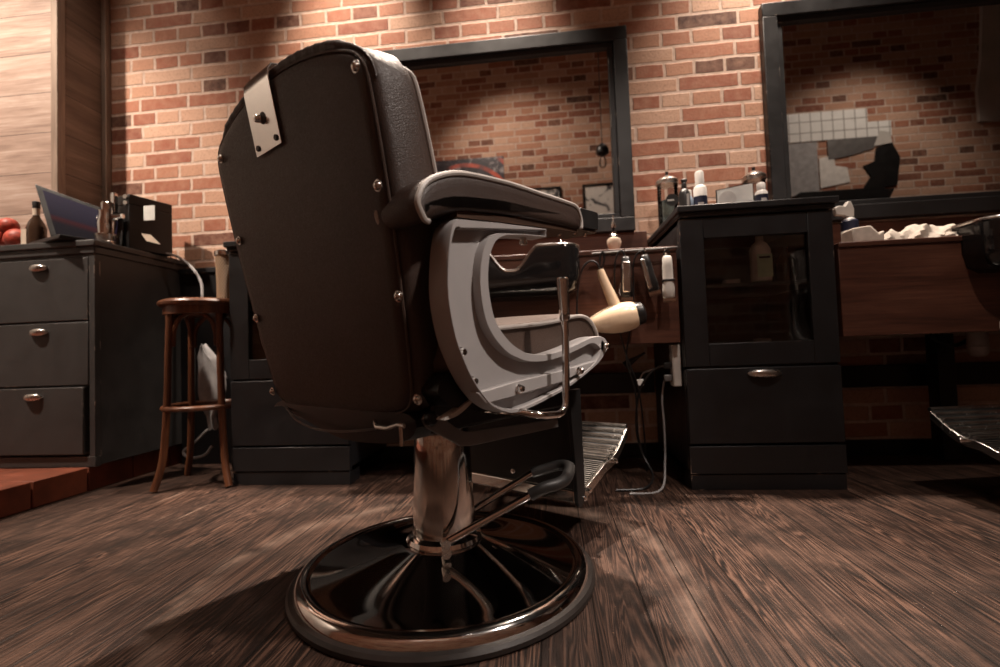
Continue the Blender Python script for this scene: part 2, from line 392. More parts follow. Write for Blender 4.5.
def copy_tree(o, parent=None):
    c = o.copy(); C.objects.link(c)
    if parent: c.parent = parent
    for ch in [q for q in bpy.data.objects if q.parent == o]: copy_tree(ch, c)
    return c
def catmull(P, n=6, closed=False):
    out = []; m = len(P); d = len(P[0])
    rng = range(m if closed else m-1)
    for i in rng:
        p0 = P[(i-1) % m] if closed else P[max(i-1, 0)]; p1 = P[i]; p2 = P[(i+1) % m]; p3 = P[(i+2) % m] if closed else P[min(i+2, m-1)]
        for k in range(n):
            t = k/n
            out.append(tuple(0.5*((2*p1[j])+(-p0[j]+p2[j])*t+(2*p0[j]-5*p1[j]+4*p2[j]-p3[j])*t*t+(-p0[j]+3*p1[j]-3*p2[j]+p3[j])*t**3) for j in range(d)))
    if not closed: out.append(tuple(P[-1]))
    return out
def inset(poly, d):
    # poly: list of (a, b); d: number or list. positive = towards the inside
    n = len(poly); A = sum(poly[i][0]*poly[(i+1) % n][1]-poly[(i+1) % n][0]*poly[i][1] for i in range(n)); sg = 1 if A > 0 else -1
    out = []
    for i in range(n):
        x0, y0 = poly[i-1]; x1, y1 = poly[i]; x2, y2 = poly[(i+1) % n]
        a = Vector((x1-x0, y1-y0)); b = Vector((x2-x1, y2-y1))
        if a.length < 1e-9: a = b
        if b.length < 1e-9: b = a
        a.normalize(); b.normalize(); t = (a+b)
        if t.length < 1e-6: t = a
        t.normalize(); nrm = Vector((-t.y, t.x))*sg
        dd = d[i] if isinstance(d, (list, tuple)) else d
        k = dd/max(0.5, nrm.dot(Vector((-a.y, a.x))*sg))
        out.append((x1+nrm.x*k, y1+nrm.y*k))
    return out

# ------------------------------------------------------------------ the setting
WY = 2.22; RY = -0.34; XL, XR = -3.6, 5.2; ZC = 3.5
struct('floor', G().box(XL-.1, XR+.1, RY-.1, WY+.1, -0.1, 0), 'floor')
struct('wall_back', G().box(XL-.1, XR+.1, WY, WY+0.12, 0, ZC), 'brick')
struct('wall_front', G().box(XL-.1, XR+.1, RY-0.12, RY, 0, ZC), 'brick_rear')
struct('wall_left', G().box(XL-0.1, XL, RY, WY, 0, ZC), 'whiteplaster')
struct('wall_right', G().box(XR, XR+0.1, RY, WY, 0, ZC), 'brick_side')
struct('ceiling', G().box(XL-.1, XR+.1, RY-.1, WY+.1, ZC, ZC+0.1), 'plaster')
struct('baseboard_back', G().box(-1.8, XR, WY-0.02, WY, 0, 0.065), 'blackmetal')
# raised tiled platform at the left, its nosing laid in soldier tiles
struct('floor_platform', G().box(XL, -1.875, RY, WY, 0, 0.072), 'terra')
g = G(); y = RY+0.01
while y < WY-0.02:
    g.box(-1.99, -1.84, y, min(y+0.20, WY-0.005), 0.001, 0.095); y += 0.206
struct('trim_platform', g, 'terra', bevel=0.003)
g = G(); x = XL
while x < -2.0:
    yy = RY+0.01
    while yy < WY-0.05:
        g.box(x+.002, min(x+0.20, -1.992), yy, min(yy+0.1, WY-.01), 0.07, 0.092); yy += 0.103
    x += 0.203
struct('floor_tiles', g, 'terra', bevel=0.002)
# boarded column in the corner
cx0 = -2.24
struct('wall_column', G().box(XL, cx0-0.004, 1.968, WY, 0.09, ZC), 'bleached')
struct('wall_column_side', G().box(cx0-0.006, cx0, 1.99, WY, 0.09, ZC), 'bleached_shaded')
struct('trim_1', G().box(cx0-0.026, cx0+0.008, 1.955, 1.995, 0.09, ZC), 'trimwood', bevel=0.003)
struct('trim_2', G().box(cx0-0.004, cx0+0.022, WY-0.035, WY-0.001, 0.09, ZC), 'trimwood', bevel=0.003)
struct('trim_dark_filler', G().box(-1.812, -1.288, WY-.045, WY-.001, .0, .93).box(-1.812, -1.288, WY-.055, WY-.001, .93, .955), 'black_paint', bevel=.002)  # black filler panel added to darken the lit wall behind the stool
# plastered pier on the opposite wall, seen in the right mirror
g = G().prism([(3.93, 2.42), (4.9, 2.36), (5.15, 3.49), (4.02, 3.49), (3.98, 3.0), (3.93, 2.7)], XZ, RY+0.001, RY+0.03)
struct('trim_plaster', g, 'whiteplaster')

# ------------------------------------------------------------------ barber chair  (local axes: x = sitter's right, y = forward)
PB = Vector((.0005, -0.256, 0.43)); TT = Vector((0, -0.1969, 0.9804)); NN = Vector((0, 0.9804, 0.1969)); XX = Vector((1, 0, 0))
def bk(R, s, n): return PB+XX*R+TT*s+NN*n

def back_outline(grow=0.0):
    half = [(0, -.036), (.10, -.036), (.165, -.034), (.203, -.024), (.222, -.002), (.231, .04), (.240, .11), (.248, .19), (.256, .28), (.260, .37), (.261, .44), (.259, .488), (.250, .512), (.230, .530), (.18, .550), (.12, .565), (.05, .574)]
    pts = half+[(-a, b) for a, b in reversed(half[1:])]
    pts = [(a*1.02-.0115, b) for a, b in catmull(pts, 4, True)]
    return inset(pts, -grow) if grow else pts

def make_chair():
    root = empty('barber_chair')
    # base
    dome = []
    for i in range(14):
        t = i/13; r = 0.290-(0.290-0.080)*t; dome.append((r, 0.034+0.045*(t**1.5)))
    b = obj('base_dome', G().lathe([(0.291, 0.012)]+dome+[(0.02, 0.08)], n=96), 'chrome_dome', root)
    rim = [(0.286, 0.034), (0.291, 0.038), (0.299, 0.040), (0.309, 0.037), (0.317, 0.030), (0.321, 0.018)]
    obj('chrome_rim', G().lathe([(0.290, 0.014)]+rim+[(0.300, 0.012)], n=96), 'chrome', b)
    ring = [(0.285, 0.0), (0.330, 0.0), (0.334, 0.004), (0.334, 0.012), (0.329, 0.018), (0.317, 0.021), (0.300, 0.021), (0.285, 0.016)]
    obj('rubber_ring', G().lathe(ring, n=96), 'ring', root)
    col = [(0.084, 0.078), (0.086, 0.082), (0.082, 0.090), (0.075, 0.093), (0.071, 0.097), (0.069, 0.15), (0.064, 0.28), (0.061, 0.345), (0.058, 0.352), (0.05, 0.353)]
    cl = obj('column', G().lathe(col, n=56), 'chrome', root)
    obj('piston', G().lathe([(0.045, 0.34), (0.045, 0.40)], n=32), 'blackmetal', cl)
    # pump lever: two chrome rods that straddle the column and a rubber grip
    A0 = (.080, -.068, .105); A1 = (.243, .060, .212); B0 = (.0, .07, .105); B1 = (.140, .164, .206)
    lv = obj('pump_lever', G().tube([A0, A1], 0.0085, 12), 'chrome', root)
    obj('far_rod', G().tube([B0, B1], 0.0085, 12), 'chrome', lv)
    grip = catmull([(.222, .043, .198), (.245, .060, .212), (.262, .086, .217), (.262, .120, .220), (.240, .172, .226), (.222, .195, .226), (.196, .200, .224), (.170, .186, .216), (.140, .164, .206)], 5)
    obj('rubber_grip', G().tube(grip, 0.0128, 12), 'rubber', lv)
    for c in ((.084, -.071, .106), (.078, -.064, .084)):
        q = Vector((.82, -.57, 0)).normalized()
        obj('lever_bolt', G().tube([Vector(c)-q*.008, Vector(c)+q*.012], 0.010, 12), 'chrome_worn', lv)
    # seat frame and pan
    obj('seat_frame', G().box(-.215, .215, -.215, .215, .362, .425), 'blackmetal', root, 0.006)
    obj('swivel_plate', G().box(-.11, .11, -.11, .11, .350, .364), 'blackmetal', root, 0.003)
    g = G().prism(catmull([(-.235, .425), (-.245, .445), (-.20, .47), (.0, .462), (.20, .47), (.235, .455), (.225, .43), (.10, .408), (-.08, .40), (-.20, .408)], 4, True), FZ, -.262, .262)
    obj('seat_pan', g, 'blackmetal', root)
    for s in (-1, 1):
        pts = catmull([(-.238, .393), (-.21, .397), (-.185, .408), (-.165, .422), (-.185, .416), (-.21, .405), (-.236, .397)], 4, True)
        obj('corner_trim', G().prism(pts, FZ, s*.250, s*.268), 'piping', root)
    # seat cushion
    prof = [(-.20, .468), (-.215, .50), (-.20, .530), (-.14, .536), (-.084, .540), (-.03, .543), (.029, .549), (.103, .558), (.164, .568), (.205, .570), (.235, .562), (.257, .545), (.270, .525), (.268, .49), (.25, .462), (.20, .458), (0, .46)]
    ol = catmull(prof, 4, True); rs = []
    for R_, ins in ((-.24, .02), (-.268, .002), (-.272, 0), (-.266, -.004), (-.22, -.010), (-.1, -.013), (0, -.014), (.1, -.013), (.22, -.010), (.266, -.004), (.272, 0), (.268, .002), (.24, .02)):
        if abs(R_) < .235: rs.append([(R_, a, b) for a, b in inset(ol, ins)])
        else: rs.append([(R_, a, b) for a, b in inset(ol, ins)])
    rs = [[(-.15, a, b) for a, b in inset(ol, .045)]][:0]+rs
    ct = obj('seat_cushion', G().rings(rs[1:-1]), 'leather_seat', root, angle=60)
    pip = catmull([(-.20, .530), (-.14, .537), (-.084, .541), (.029, .550), (.103, .559), (.164, .569), (.207, .571), (.236, .563), (.258, .546), (.271, .525), (.270, .495)], 5)
    g = G()
    for s in (-1, 1): g.tube([(s*.271, a, b) for a, b in pip], 0.0042, 8)
    obj('seat_piping', g, 'piping', ct)
    # backrest
    th = lambda s: max(.050, .118-.07*s) if s < .5 else .083-.8*(s-.5)
    base = back_outline(); rs = []
    for n_, gr in ((.0, -.012), (.004, .001), (.016, .007), (.04, .009), (.065, .009)):
        rs.append([bk(a, b, n_) for a, b in inset(base, -gr)])
    o2 = inset(base, -.005)
    rs.append([bk(a, b, th(b)*.93) for a, b in o2])
    rs.append([bk(a, b-max(0, b-.5)*.25, th(b)) for a, b in base])
    rs.append([bk(a, b-max(0, b-.5)*.3, th(b)+.012) for a, b in inset(base, .018)])
    rs.append([bk(a*.8, .26+(b-.26)*.82, th(b)+.022) for a, b in base])
    rs.append([bk(a*.3, .26+(b-.26)*.3, .135-.05*.26) for a, b in base])
    bc = obj('backrest_cushion', G().rings(rs), 'leather', root, angle=70)
    fp = [bk(a, b-max(0, b-.5)*.25, th(b)+.001) for a, b in inset(base, -.003)]
    obj('backrest_piping', G().tube(fp, 0.0042, 8, closed=True), 'piping', bc)
    rp = inset(base, .006)
    g = G().rings([[bk(a, b, .004) for a, b in rp], [bk(a, b, -.004) for a, b in rp], [bk(a, b, -.0075) for a, b in inset(rp, .004)], [bk(a, b, -.009) for a, b in inset(rp, .02)], [bk(a*.5, .26+(b-.26)*.5, -.011) for a, b in rp]])
    pn = obj('rear_panel', g, 'leather', bc, angle=50)
    # gathered roll of leather along the panel's top edge
    top = [(a, b) for a, b in back_outline(.004) if b > .47]
    top.sort(key=lambda p: p[0])
    pts = []; rr = []
    for i in range(len(top)-1):
        for k in range(5):
            t = k/5; a = top[i][0]*(1-t)+top[i+1][0]*t; bb = top[i][1]*(1-t)+top[i+1][1]*t
            pts.append(bk(a, bb, .006)); rr.append(max(.002, (.0115+.0005*math.sin(a*240)+.0003*math.sin(a*610))*min(1, (.262-abs(a+.0115))/.07)))
    obj('gathered_edge', G().tube(pts, rr, 10), 'leather', bc, angle=80)
    # thin welt of the panel
    obj('panel_welt', G().tube([bk(a, b, -.003) for a, b in inset(base, .003)], .0022, 6, closed=True), 'leather_seat', pn)
    for s in (-1, 1):
        for sv in (.0, .163, .329, .498):
            c = bk(s*.238, sv, -.011); g = G()
            prof_ = [(.009, 0), (.009, .0015), (.0068, .0018), (.0068, .003), (.0055, .0055), (.0025, .007)]
            rs = [[c-NN*h+XX*(r*math.cos(2*PI*k/16))+TT*(r*math.sin(2*PI*k/16)) for k in range(16)] for r, h in prof_]
            obj('bolt', G().rings(rs), 'chrome_worn', pn)
    # headrest bracket plate
    pl = -.040; hw = .047
    g = G(); path = [(.458, -.013), (.50, -.013), (.568, -.013), (.585, -.010), (.593, -.002), (.595, .012), (.595, .040)]
    r1 = []
    for s_, n_ in path:
        tn = .002
        r1.append([bk(pl-hw, s_, n_), bk(pl+hw, s_, n_), bk(pl+hw, s_+(tn if n_ > -.006 else 0), n_-(tn if n_ < 0 else 0)), bk(pl-hw, s_+(tn if n_ > -.006 else 0), n_-(tn if n_ < 0 else 0))])
    hp = obj('headrest_plate', G().rings(r1), 'plate_chrome', bc, 0.0006)
    obj('lock_hole', G().rings([[bk(pl+.003+.0105*math.cos(2*PI*k/20), .514+.0105*math.sin(2*PI*k/20), n_) for k in range(20)] for n_ in (-.0148, -.0158)]), 'rubber', hp, angle=10)
    rs = [[bk(pl-.0035, .514, -.0155)-NN*h+XX*(r*math.cos(2*PI*k/16))+TT*(r*math.sin(2*PI*k/16)) for k in range(16)] for r, h in ((.0068, 0), (.0068, .010), (.0055, .012), (.001, .013))]
    obj('lock_knob', G().rings(rs), 'chrome', hp)
    for s in (-1, 1):
        rs = [[bk(pl+s*.034, .471, -.0155)-NN*h+XX*(r*math.cos(2*PI*k/12))+TT*(r*math.sin(2*PI*k/12)) for k in range(12)] for r, h in ((.0055, 0), (.005, .002), (.001, .002))]
        obj('screw', G().rings(rs), 'rubber', hp)
    # side frames and armrests
    FR = [(-0.240, 0.704, 0.014), (-0.252, 0.692, 0.008), (-0.261, 0.658, 0.005), (-0.266, 0.612, 0.004), (-0.265, 0.571, 0.004), (-0.254, 0.523, 0.004), (-0.239, 0.489, 0.004), (-0.219, 0.456, 0.004), (-0.197, 0.430, 0.004), (-0.168, 0.407, 0.005), (-0.120, 0.392, 0.007), (-0.067, 0.395, 0.007), (-0.009, 0.405, 0.007), (0.057, 0.418, 0.007), (0.131, 0.440, 0.007), (0.197, 0.464, 0.010), (0.234, 0.487, 0.030), (0.246, 0.505, 0.035), (0.225, 0.522, 0.035), (0.176, 0.522, 0.014), (0.121, 0.511, 0.013), (0.063, 0.499, 0.013), (-0.003, 0.490, 0.013), (-0.061, 0.492, 0.015), (-0.093, 0.501, 0.017), (-0.118, 0.513, 0.020), (-0.145, 0.535, 0.022), (-0.162, 0.561, 0.023), (-0.171, 0.602, 0.022), (-0.170, 0.635, 0.020), (-0.162, 0.663, 0.018), (-0.146, 0.685, 0.012), (-0.119, 0.698, 0.004)]
    FRb = [(-0.072, 0.706, 0.003), (0.006, 0.715, 0.003), (0.007, 0.732, 0.003), (-0.127, 0.718, 0.010)]
    dens = catmull(FR, 4)[:-1]+[FR[-1]]+FRb
    outer = [(a, b) for a, b, c in dens]; ins = [c for a, b, c in dens]; inner = inset(outer, ins)
    for s in (-1, 1):
        g = G().prism(outer, FZ, s*.276, s*.294)
        n = len(outer); sq = [0.0]*n
        rs = [[(s*.290, a, b) for a, b in outer], [(s*.308, a, b) for a, b in outer], [(s*.311, a, b) for a, b in inset(outer, .0012)], [(s*.311, a, b) for a, b in inset(outer, [max(.002, q-.001) for q in ins])], [(s*.308, a, b) for a, b in inner], [(s*.290, a, b) for a, b in inner]]
        # rings across: connect successive loops around the outline
        g.rings(rs, cap=False)
        sf = obj('side_frame', g, 'cast', root, angle=40)
        # back half of the casting, a stepped flange
        step = inset(outer, .0035)
        g = G().prism([p for p in step], FZ, s*.267, s*.2765)
        obj('inner_flange', g, 'cast', sf)
        g = G().prism([(-0.208, 0.435), (-0.178, 0.437), (-0.117, 0.444), (0.046, 0.456), (0.191, 0.470), (0.205, 0.478), (0.199, 0.467), (0.138, 0.451), (0.046, 0.433), (-0.117, 0.419), (-0.186, 0.415)], FZ, s*.293, s*.3095)
        obj('rail', g, 'cast', sf, 0.0018)
        for a, b, d in ((-.228, .499, .294), (-.204, .452, .294), (-.101, .432, .3095), (.106, .451, .3095), (.226, .501, .311)):
            prof_ = [(.0085, d-.002), (.0085, d+.003), (.0068, d+.004), (.0068, d+.009), (.0050, d+.012), (.001, d+.013)]
            rs = [[(s*h, a+r*math.cos(2*PI*k/14), b+r*math.sin(2*PI*k/14)) for k in range(14)] for r, h in prof_]
            obj('bolt', G().rings(rs), 'chrome', sf)
        # armrest
        P = [(-0.309, 0.690), (-0.320, 0.711), (-0.315, 0.728), (-0.303, 0.744), (-0.280, 0.759), (-0.242, 0.774), (-0.200, 0.782), (-0.127, 0.790), (-0.087, 0.793), (-0.012, 0.796), (0.075, 0.800), (0.121, 0.800), (0.137, 0.788), (0.144, 0.771), (0.142, 0.756), (0.065, 0.751), (-0.014, 0.745), (-0.127, 0.736), (-0.235, 0.719), (-0.280, 0.703)]
        ol = catmull(P, 4, True); rs = []
        for R_, ii in ((.212, .018), (.215, .003), (.221, .0), (.240, -.003), (.265, -.004), (.290, -.003), (.307, .0), (.3105, .002), (.3125, .010), (.3125, .02)):
            rs.append([(s*R_, a, b) for a, b in inset(ol, ii)])
        pad = obj('arm_pad', G().rings(rs), 'leather', root, angle=75)
        tp = catmull([(-.300, .688), (-.309, .691)]+P[1:15], 4)
        obj('arm_piping', G().tube([(s*.311, a, b) for a, b in tp], 0.0046, 8).tube([(s*.219, a, b) for a, b in tp], 0.0046, 8), 'piping', pad)
        g = G().prism([(-0.235, 0.709), (-0.02, 0.733), (0.134, 0.748), (0.134, 0.756), (-0.02, 0.745), (-0.235, 0.719)], FZ, s*.232, s*.305)
        obj('pad_board', g, 'boardwood', pad)
        bx = G().prism([(0.139, 0.758), (0.139, 0.798), (0.144, 0.802), (0.220, 0.807), (0.223, 0.804), (0.221, 0.768), (0.218, 0.765)], FZ, s*.225, s*.312)
        at = obj('ashtray_box', bx, 'blackmetal', pad, 0.0015)
        g = G().prism([(0.133, 0.753), (0.133, 0.757), (0.217, 0.763), (0.217, 0.759)], FZ, s*.229, s*.308); obj('box_bracket', g, 'boardwood', at)
        for a, b, R_ in ((.141, .749, .296), (.186, .753, .296), (.112, .745, .275)):
            obj('bracket_screw', G().lathe([(.004, b-.005), (.005, b-.001), (.005, b+.006)], (s*R_, a, 0), 10), 'chrome', at)
        g = G()
        for a in (-.046,): g.tube([(s*.293, a, .695), (s*.293, a, .716)], .006, 8).tube([(s*.293, a-.008, .698), (s*.293, a+.008, .6995)], .004, 8)
        obj('wing_screw', g, 'chrome_worn', sf)
    # recline lever on the right side
    rod = catmull([(.345, .005, .572), (.345, .004, .50), (.345, -.001, .416), (.345, -.006, .393), (.345, -.023, .382), (.345, -.060, .383), (.335, -.085, .386), (.30, -.10, .392), (.22, -.10, .392)], 6)
    lr = obj('recline_lever', G().tube(rod, .0068, 12), 'chrome', root)
    obj('lever_handle', G().tube([(.345, .002, .632), (.345, .002, .629), (.345, .0025, .61), (.345, .004, .575), (.345, .005, .555), (.345, .005, .550)], [.009, .0118, .0115, .0105, .0100, .0068], 14), 'chrome', lr)
    # cranked linkage arm below the seat
    for s in (-1, 1):
        poly = [(-.246, .392), (-.240, .400), (-.222, .402), (-.205, .392), (-.160, .362), (-.141, .357), (.154, .341), (.157, .322), (-.138, .331), (-.160, .335), (-.178, .345), (-.238, .378)]
        ar = obj('linkage_arm', G().prism(poly, FZ, s*.219, s*.225), 'steelgrey', root, 0.001)
        obj('pivot_nut', G().lathe([(.012, s*.224), (.012, s*.232), (.008, s*.236), (.002, s*.236)], (0, -.232, .392), 16, 'X'), 'blackmetal', ar)
    # reclining rod and spring under the backrest
    g = G().tube(catmull([(-.215, -.25, .398), (-.14, -.27, .375), (-.06, -.275, .362), (.03, -.27, .362), (.12, -.26, .372)], 6), .0022, 6)
    obj('spring_wire', g, 'steelgrey', root)
    g = G().prism(catmull([(-.26, .392), (-.22, .395), (-.1, .365), (0, .345), (.1, .345), (.2, .36), (.2, .40), (0, .41), (-.2, .41)], 4, True), lambda a, b, d: (a, d, b), -.255, -.20)
    obj('recline_housing', g, 'blackmetal', root)
    g = G().tube([(.12, -.262, .385), (.135, -.27, .378), (.165, -.27, .378), (.19, -.268, .385), (.205, -.268, .384)], .004, 8).tube([(.196, -.268, .388), (.197, -.268, .352)], .0035, 8)
    obj('latch_hook', g, 'chrome_worn', root)
    # kick plate
    kp = obj('kick_plate', G().prism([(.236, .16), (.226, .40), (.231, .40), (.241, .16)], FZ, -.212, .212), 'blackmetal', root)
    for s in (-1, 1):
        poly = [(.212, .40), (.263, .40), (.2655, .20), (.266, .148), (.262, .130), (.250, .119), (.238, .120), (.231, .131), (.228, .20)]
        obj('kick_plate_bar', G().prism(poly, FZ, s*.213, s*.224), 'blackmetal', root, 0.0015)
    obj('crossbar', G().box(-.212, .212, .236, .262, .127, .158), 'chrome', root, 0.004)
    for R_, z_ in ((.03, .182), (.192, .205), (-.13, .20)):
        obj('plate_bolt', G().lathe([(.008, .2355), (.008, .233), (.006, .230), (.002, .229)], (R_, 0, z_), 14, 'Y'), 'chrome', kp)
    # footrest
    P = [(.258, .146), (.31, .164), (.36, .182), (.402, .197), (.44, .203), (.482, .222), (.541, .268)]
    low = [(a, b) for a, b in catmull(P, 10)]
    import itertools
    def along(poly, step):
        out = []; acc = 0; nxt = 0
        for (a0, b0), (a1, b1) in zip(poly[:-1], poly[1:]):
            L = math.hypot(a1-a0, b1-b0)
            while nxt <= acc+L:
                t = (nxt-acc)/L; out.append((a0+(a1-a0)*t, b0+(b1-b0)*t)); nxt += step
            acc += L
        return out
    rail = [(a, b-.006) for a, b in low]+[(a+.002, b-.030) for a, b in reversed(low[6:])]+[(.238, .118)]
    ft = obj('footrest_tread', G().prism([(a, b-.004) for a, b in low]+[(a, b-.010) for a, b in reversed(low)], FZ, -.207, .207), 'blackmetal', root)
    fine = [p for p in low if p[0] <= .405]; coarse = [p for p in low if p[0] >= .405]
    g = G()
    for a, b in along(fine, .0085): g.tube([(-.209, a, b-.003), (.209, a, b-.003)], .0038, 8)
    obj('fine_ribs', g, 'chrome_worn', ft)
    g = G()
    for a, b in along(coarse, .0215): g.tube([(-.209, a+.008, b+.001), (.209, a+.008, b+.001)], .0070, 10)
    obj('broad_ribs', g, 'chrome_worn', ft)
    for s in (-1, 1):
        fr = obj('footrest_rail', G().prism(rail, FZ, s*.208, s*.213), 'chrome_worn', root, 0.001)
        for a, b in ((.262, .135), (.288, .148), (.44, .190)):
            obj('rail_bolt', G().lathe([(.007, s*.2135), (.007, s*.226), (.004, s*.2295), (.001, s*.2295)], (0, a, b), 12, 'X'), 'chrome', fr)
    for ch in root.children:
        if ch.name.split('.')[0] in ('base_dome', 'rubber_ring', 'column'): ch.location = (.007, .002, 0)
        if ch.name.split('.')[0] == 'arm_pad' and max(v[0] for v in ch.bound_box) < 0: ch.location = (.046, .008, 0)
    return root
chair = make_chair()
chair.location = (-.266, 1.09, 0); chair.rotation_euler = (0, 0, -math.radians(33))
tag(chair, 'dark leather barber chair seen from behind, on a round polished base', 'barber chair', 'barber chairs')
ch2 = copy_tree(chair); ch2.location = (1.475, 1.155, 0); ch2.rotation_euler = (0, 0, math.radians(10))
tag(ch2, 'barber chair at the right edge, only its ribbed metal footrest in view', 'barber chair', 'barber chairs')

# ------------------------------------------------------------------ cabinets
def cup_handle(name, parent, x, y, z, w_=.055):
    g = G(); rs = []
    n = 14
    for i in range(9):
        a = -PI/2+PI*i/8; k = math.cos(a)
        xx = x+w_*math.sin(a)
        ring = []
        for j in range(n):
            b = 2*PI*j/n
            ring.append((xx, y-.012*k*(1+math.cos(b))*.9-.001, z+(.002+.013*k)*math.sin(b)))
        rs.append(ring)
    return obj(name, G().rings(rs), 'nickel', parent, angle=60)

def glass_cabinet(x0, x1, yf, label, grp, group):
    """front at yf, back to the wall; origin at the floor in the middle of the front"""
    w2 = (x1-x0)/2; D = WY-.003-yf
    root = empty('glass_door_cabinet', ((x0+x1)/2, yf, 0))
    tag(root, label, 'cabinet', group)
    P = 'black_paint'
    g = G()
    g.box(-w2, -w2+.02, .02, D, .05, .935).box(w2-.02, w2, .02, D, .05, .935).box(-w2, w2, D-.012, D, .05, .935)
    g.box(-w2, w2, .02, D, .40, .42).box(-w2, w2, .02, D, .915, .935).box(-w2, w2, .02, D, .05, .07).box(-w2+.02, w2-.02, .024, D-.012, .690, .704)
    obj('carcass', g, P, root, 0.0015)
    obj('plinth', G().box(-w2+.002, w2-.002, .004, .10, 0.0, .052).box(-w2, w2, .0, .02, .055, .148), P, root, 0.0015)
    obj('top_board', G().box(-w2-.008, w2+.014, -.020, D, .952, .974).box(-w2-.002, w2+.006, -.008, D, .936, .953), P, root, 0.003)
    gx0, gx1, gz0, gz1 = -w2+.081, w2-.081, .497, .861
    g = G().box(-w2+.001, gx0, 0, .02, .420, .932).box(gx1, w2-.001, 0, .02, .420, .932).box(gx0, gx1, 0.0005, .0195, .420, gz0).box(gx0, gx1, 0.0005, .0195, gz1, .932)
    dr = obj('door', g, P, root, 0.002)
    obj('glass_pane', G().box(gx0-.002, gx1+.002, .012, .015, gz0-.002, gz1+.002), 'glass', dr)
    dw = obj('drawer', G().box(-w2+.001, w2-.001, -.001, .02, .156, .412), P, root, 0.003)
    cup_handle('handle', dw, .006, -.002, .392)
    return root
cab = glass_cabinet(.454, .954, 1.71, 'black cabinet with a glass door and a drawer, right of the hanging clippers', 0, 'black glass door cabinets')
cab2 = glass_cabinet(-1.285, -.795, 1.80, 'black cabinet behind the chair back, right of the bar stool', 0, 'black glass door cabinets')

# drawer cabinet on the platform (deeper right part beside the boarded column)
root = empty('drawer_cabinet', (-2.05, 1.73, .095))
tag(root, 'charcoal three-drawer cabinet on the tiled platform at the left', 'cabinet')
def L(x0, x1, z0, z1, y0=0.0, o=.0): return G().prism([(x0, y0), (x1, y0), (x1, WY-1.733), (-.162, WY-1.733), (-.162, .218), (x0, .218)], XY, z0, z1)
g = L(-.26, .240, 0.005, .852, .022)
obj('carcass', g, 'grey_paint', root, 0.002)
g = G().box(-.26, .240, .0, .024, 0, .042).box(.214, .240, .0, .024, .042, .852).box(-.26, -.236, 0, .024, .042, .852).box(-.236, .214, .004, .024, .838, .852)
obj('face_frame', g, 'grey_paint', root, 0.002)
obj('top_board', L(-.27, .254, .880, .905, -.014).prism([(-.265, -.005), (.246, -.005), (.246, WY-1.735), (-.16, WY-1.735), (-.16, .216), (-.265, .216)], XY, .851, .881), 'grey_paint', root, 0.004)
for k, (z0, z1) in enumerate(((.052, .318), (.325, .578), (.585, .838))):
    sh = (-.014 if k == 0 else 0); yo = (-.012 if k == 0 else -.002)
    d = obj('drawer', G().box(-.230+sh, .212+sh, yo, .02, z0, z1), 'grey_paint', root, 0.003)
    cup_handle('handle', d, -.004+sh, yo-.001, z1-.035, .040)

# ------------------------------------------------------------------ work benches
def bench(x0, x1, zt, label):
    root = empty('workbench', ((x0+x1)/2, 1.72, 0)); w2 = (x1-x0)/2; D = WY-.003-1.72
    tag(root, label, 'workbench', 'walnut workbenches')
    obj('front_panel', G().box(-w2, w2, 0.0, .028, .505, zt-.018), 'walnut', root, 0.002)
    obj('worktop', G().box(-w2, w2, -.006, D, zt-.018, zt), 'walnut', root, 0.003)
    obj('backsplash', G().box(-w2, w2, D-.022, D, zt, zt+.170), 'walnut', root, 0.002)
    g = G().box(-w2, w2, D-.035, D-.0, .29, .38)
    obj('wall_rail', g, 'blackmetal', root, 0.002)
    return root
bL = bench(-.786, .444, .842, 'dark walnut bench with basin and tool rail, behind the barber chair')
bR = bench(.971, 3.6, .822, 'dark walnut bench right of the glass door cabinet, towels on it')
gp = G().box(-.03, .03, -.03, .03, 0.0, .505)
tag(obj('bench_post', G().box(-.032, .032, -.03, .03, 0, .503), 'blackmetal', None, .002, loc=(1.557, 2.12, 0)), 'black square post holding up the right bench', 'post')
# towel drain pipe
root = empty('drain_pipe', (1.585, 1.98, .412)); tag(root, 'pale plastic drain pipe ending under the right bench', 'pipe')
obj('pipe_body', G().lathe([(.006, .0), (.020, .003), (.029, .014), (.031, .03), (.031, .092)], n=24), 'pipe', root)
obj('pipe_collar', G().lathe([(.031, .034), (.034, .035), (.034, .041), (.031, .042)], n=24, cap=False), 'pipe', root)
obj('pipe_hose', G().tube(catmull([(-.0, .03, .07), (-.05, .03, .045), (-.10, .03, .055), (-.14, .03, .088)], 6), .008, 8), 'blackplastic', root)

# ------------------------------------------------------------------ mirrors
def wall_mirror(x0, x1, z0, z1, label):
    root = empty('wall_mirror', ((x0+x1)/2, WY, z0)); w2 = (x1-x0)/2; h = z1-z0
    tag(root, label, 'mirror', 'framed wall mirrors')
    fw = .062; y0 = -.042
    g = G()
    g.box(-w2, w2, y0, -.002, h-fw, h).box(-w2, w2, y0, -.002, 0, fw).box(-w2, -w2+fw, y0, -.002, fw, h-fw).box(w2-fw, w2, y0, -.002, fw, h-fw)
    obj('frame', g, 'frame_paint', root, 0.003)
    a, b = fw, fw+.024
    g = G()
    g.box(-w2+a, w2-a, -.028, -.004, h-b, h-a).box(-w2+a, w2-a, -.028, -.004, a, b).box(-w2+a, -w2+b, -.028, -.004, b, h-b).box(w2-b, w2-a, -.028, -.004, b, h-b)
    obj('inner_moulding', g, 'frame_paint', root, 0.003)
    obj('mirror_glass', G().box(-w2+b-.005, w2-b+.005, -.012, -.006, b-.005, h-b+.005), 'mirror', root)
    return root
wall_mirror(-.80, .392, 1.015, 1.952, 'dark framed mirror right behind the barber chair')
wall_mirror(.976, 2.30, 1.005, 1.985, 'dark framed mirror above the right bench')

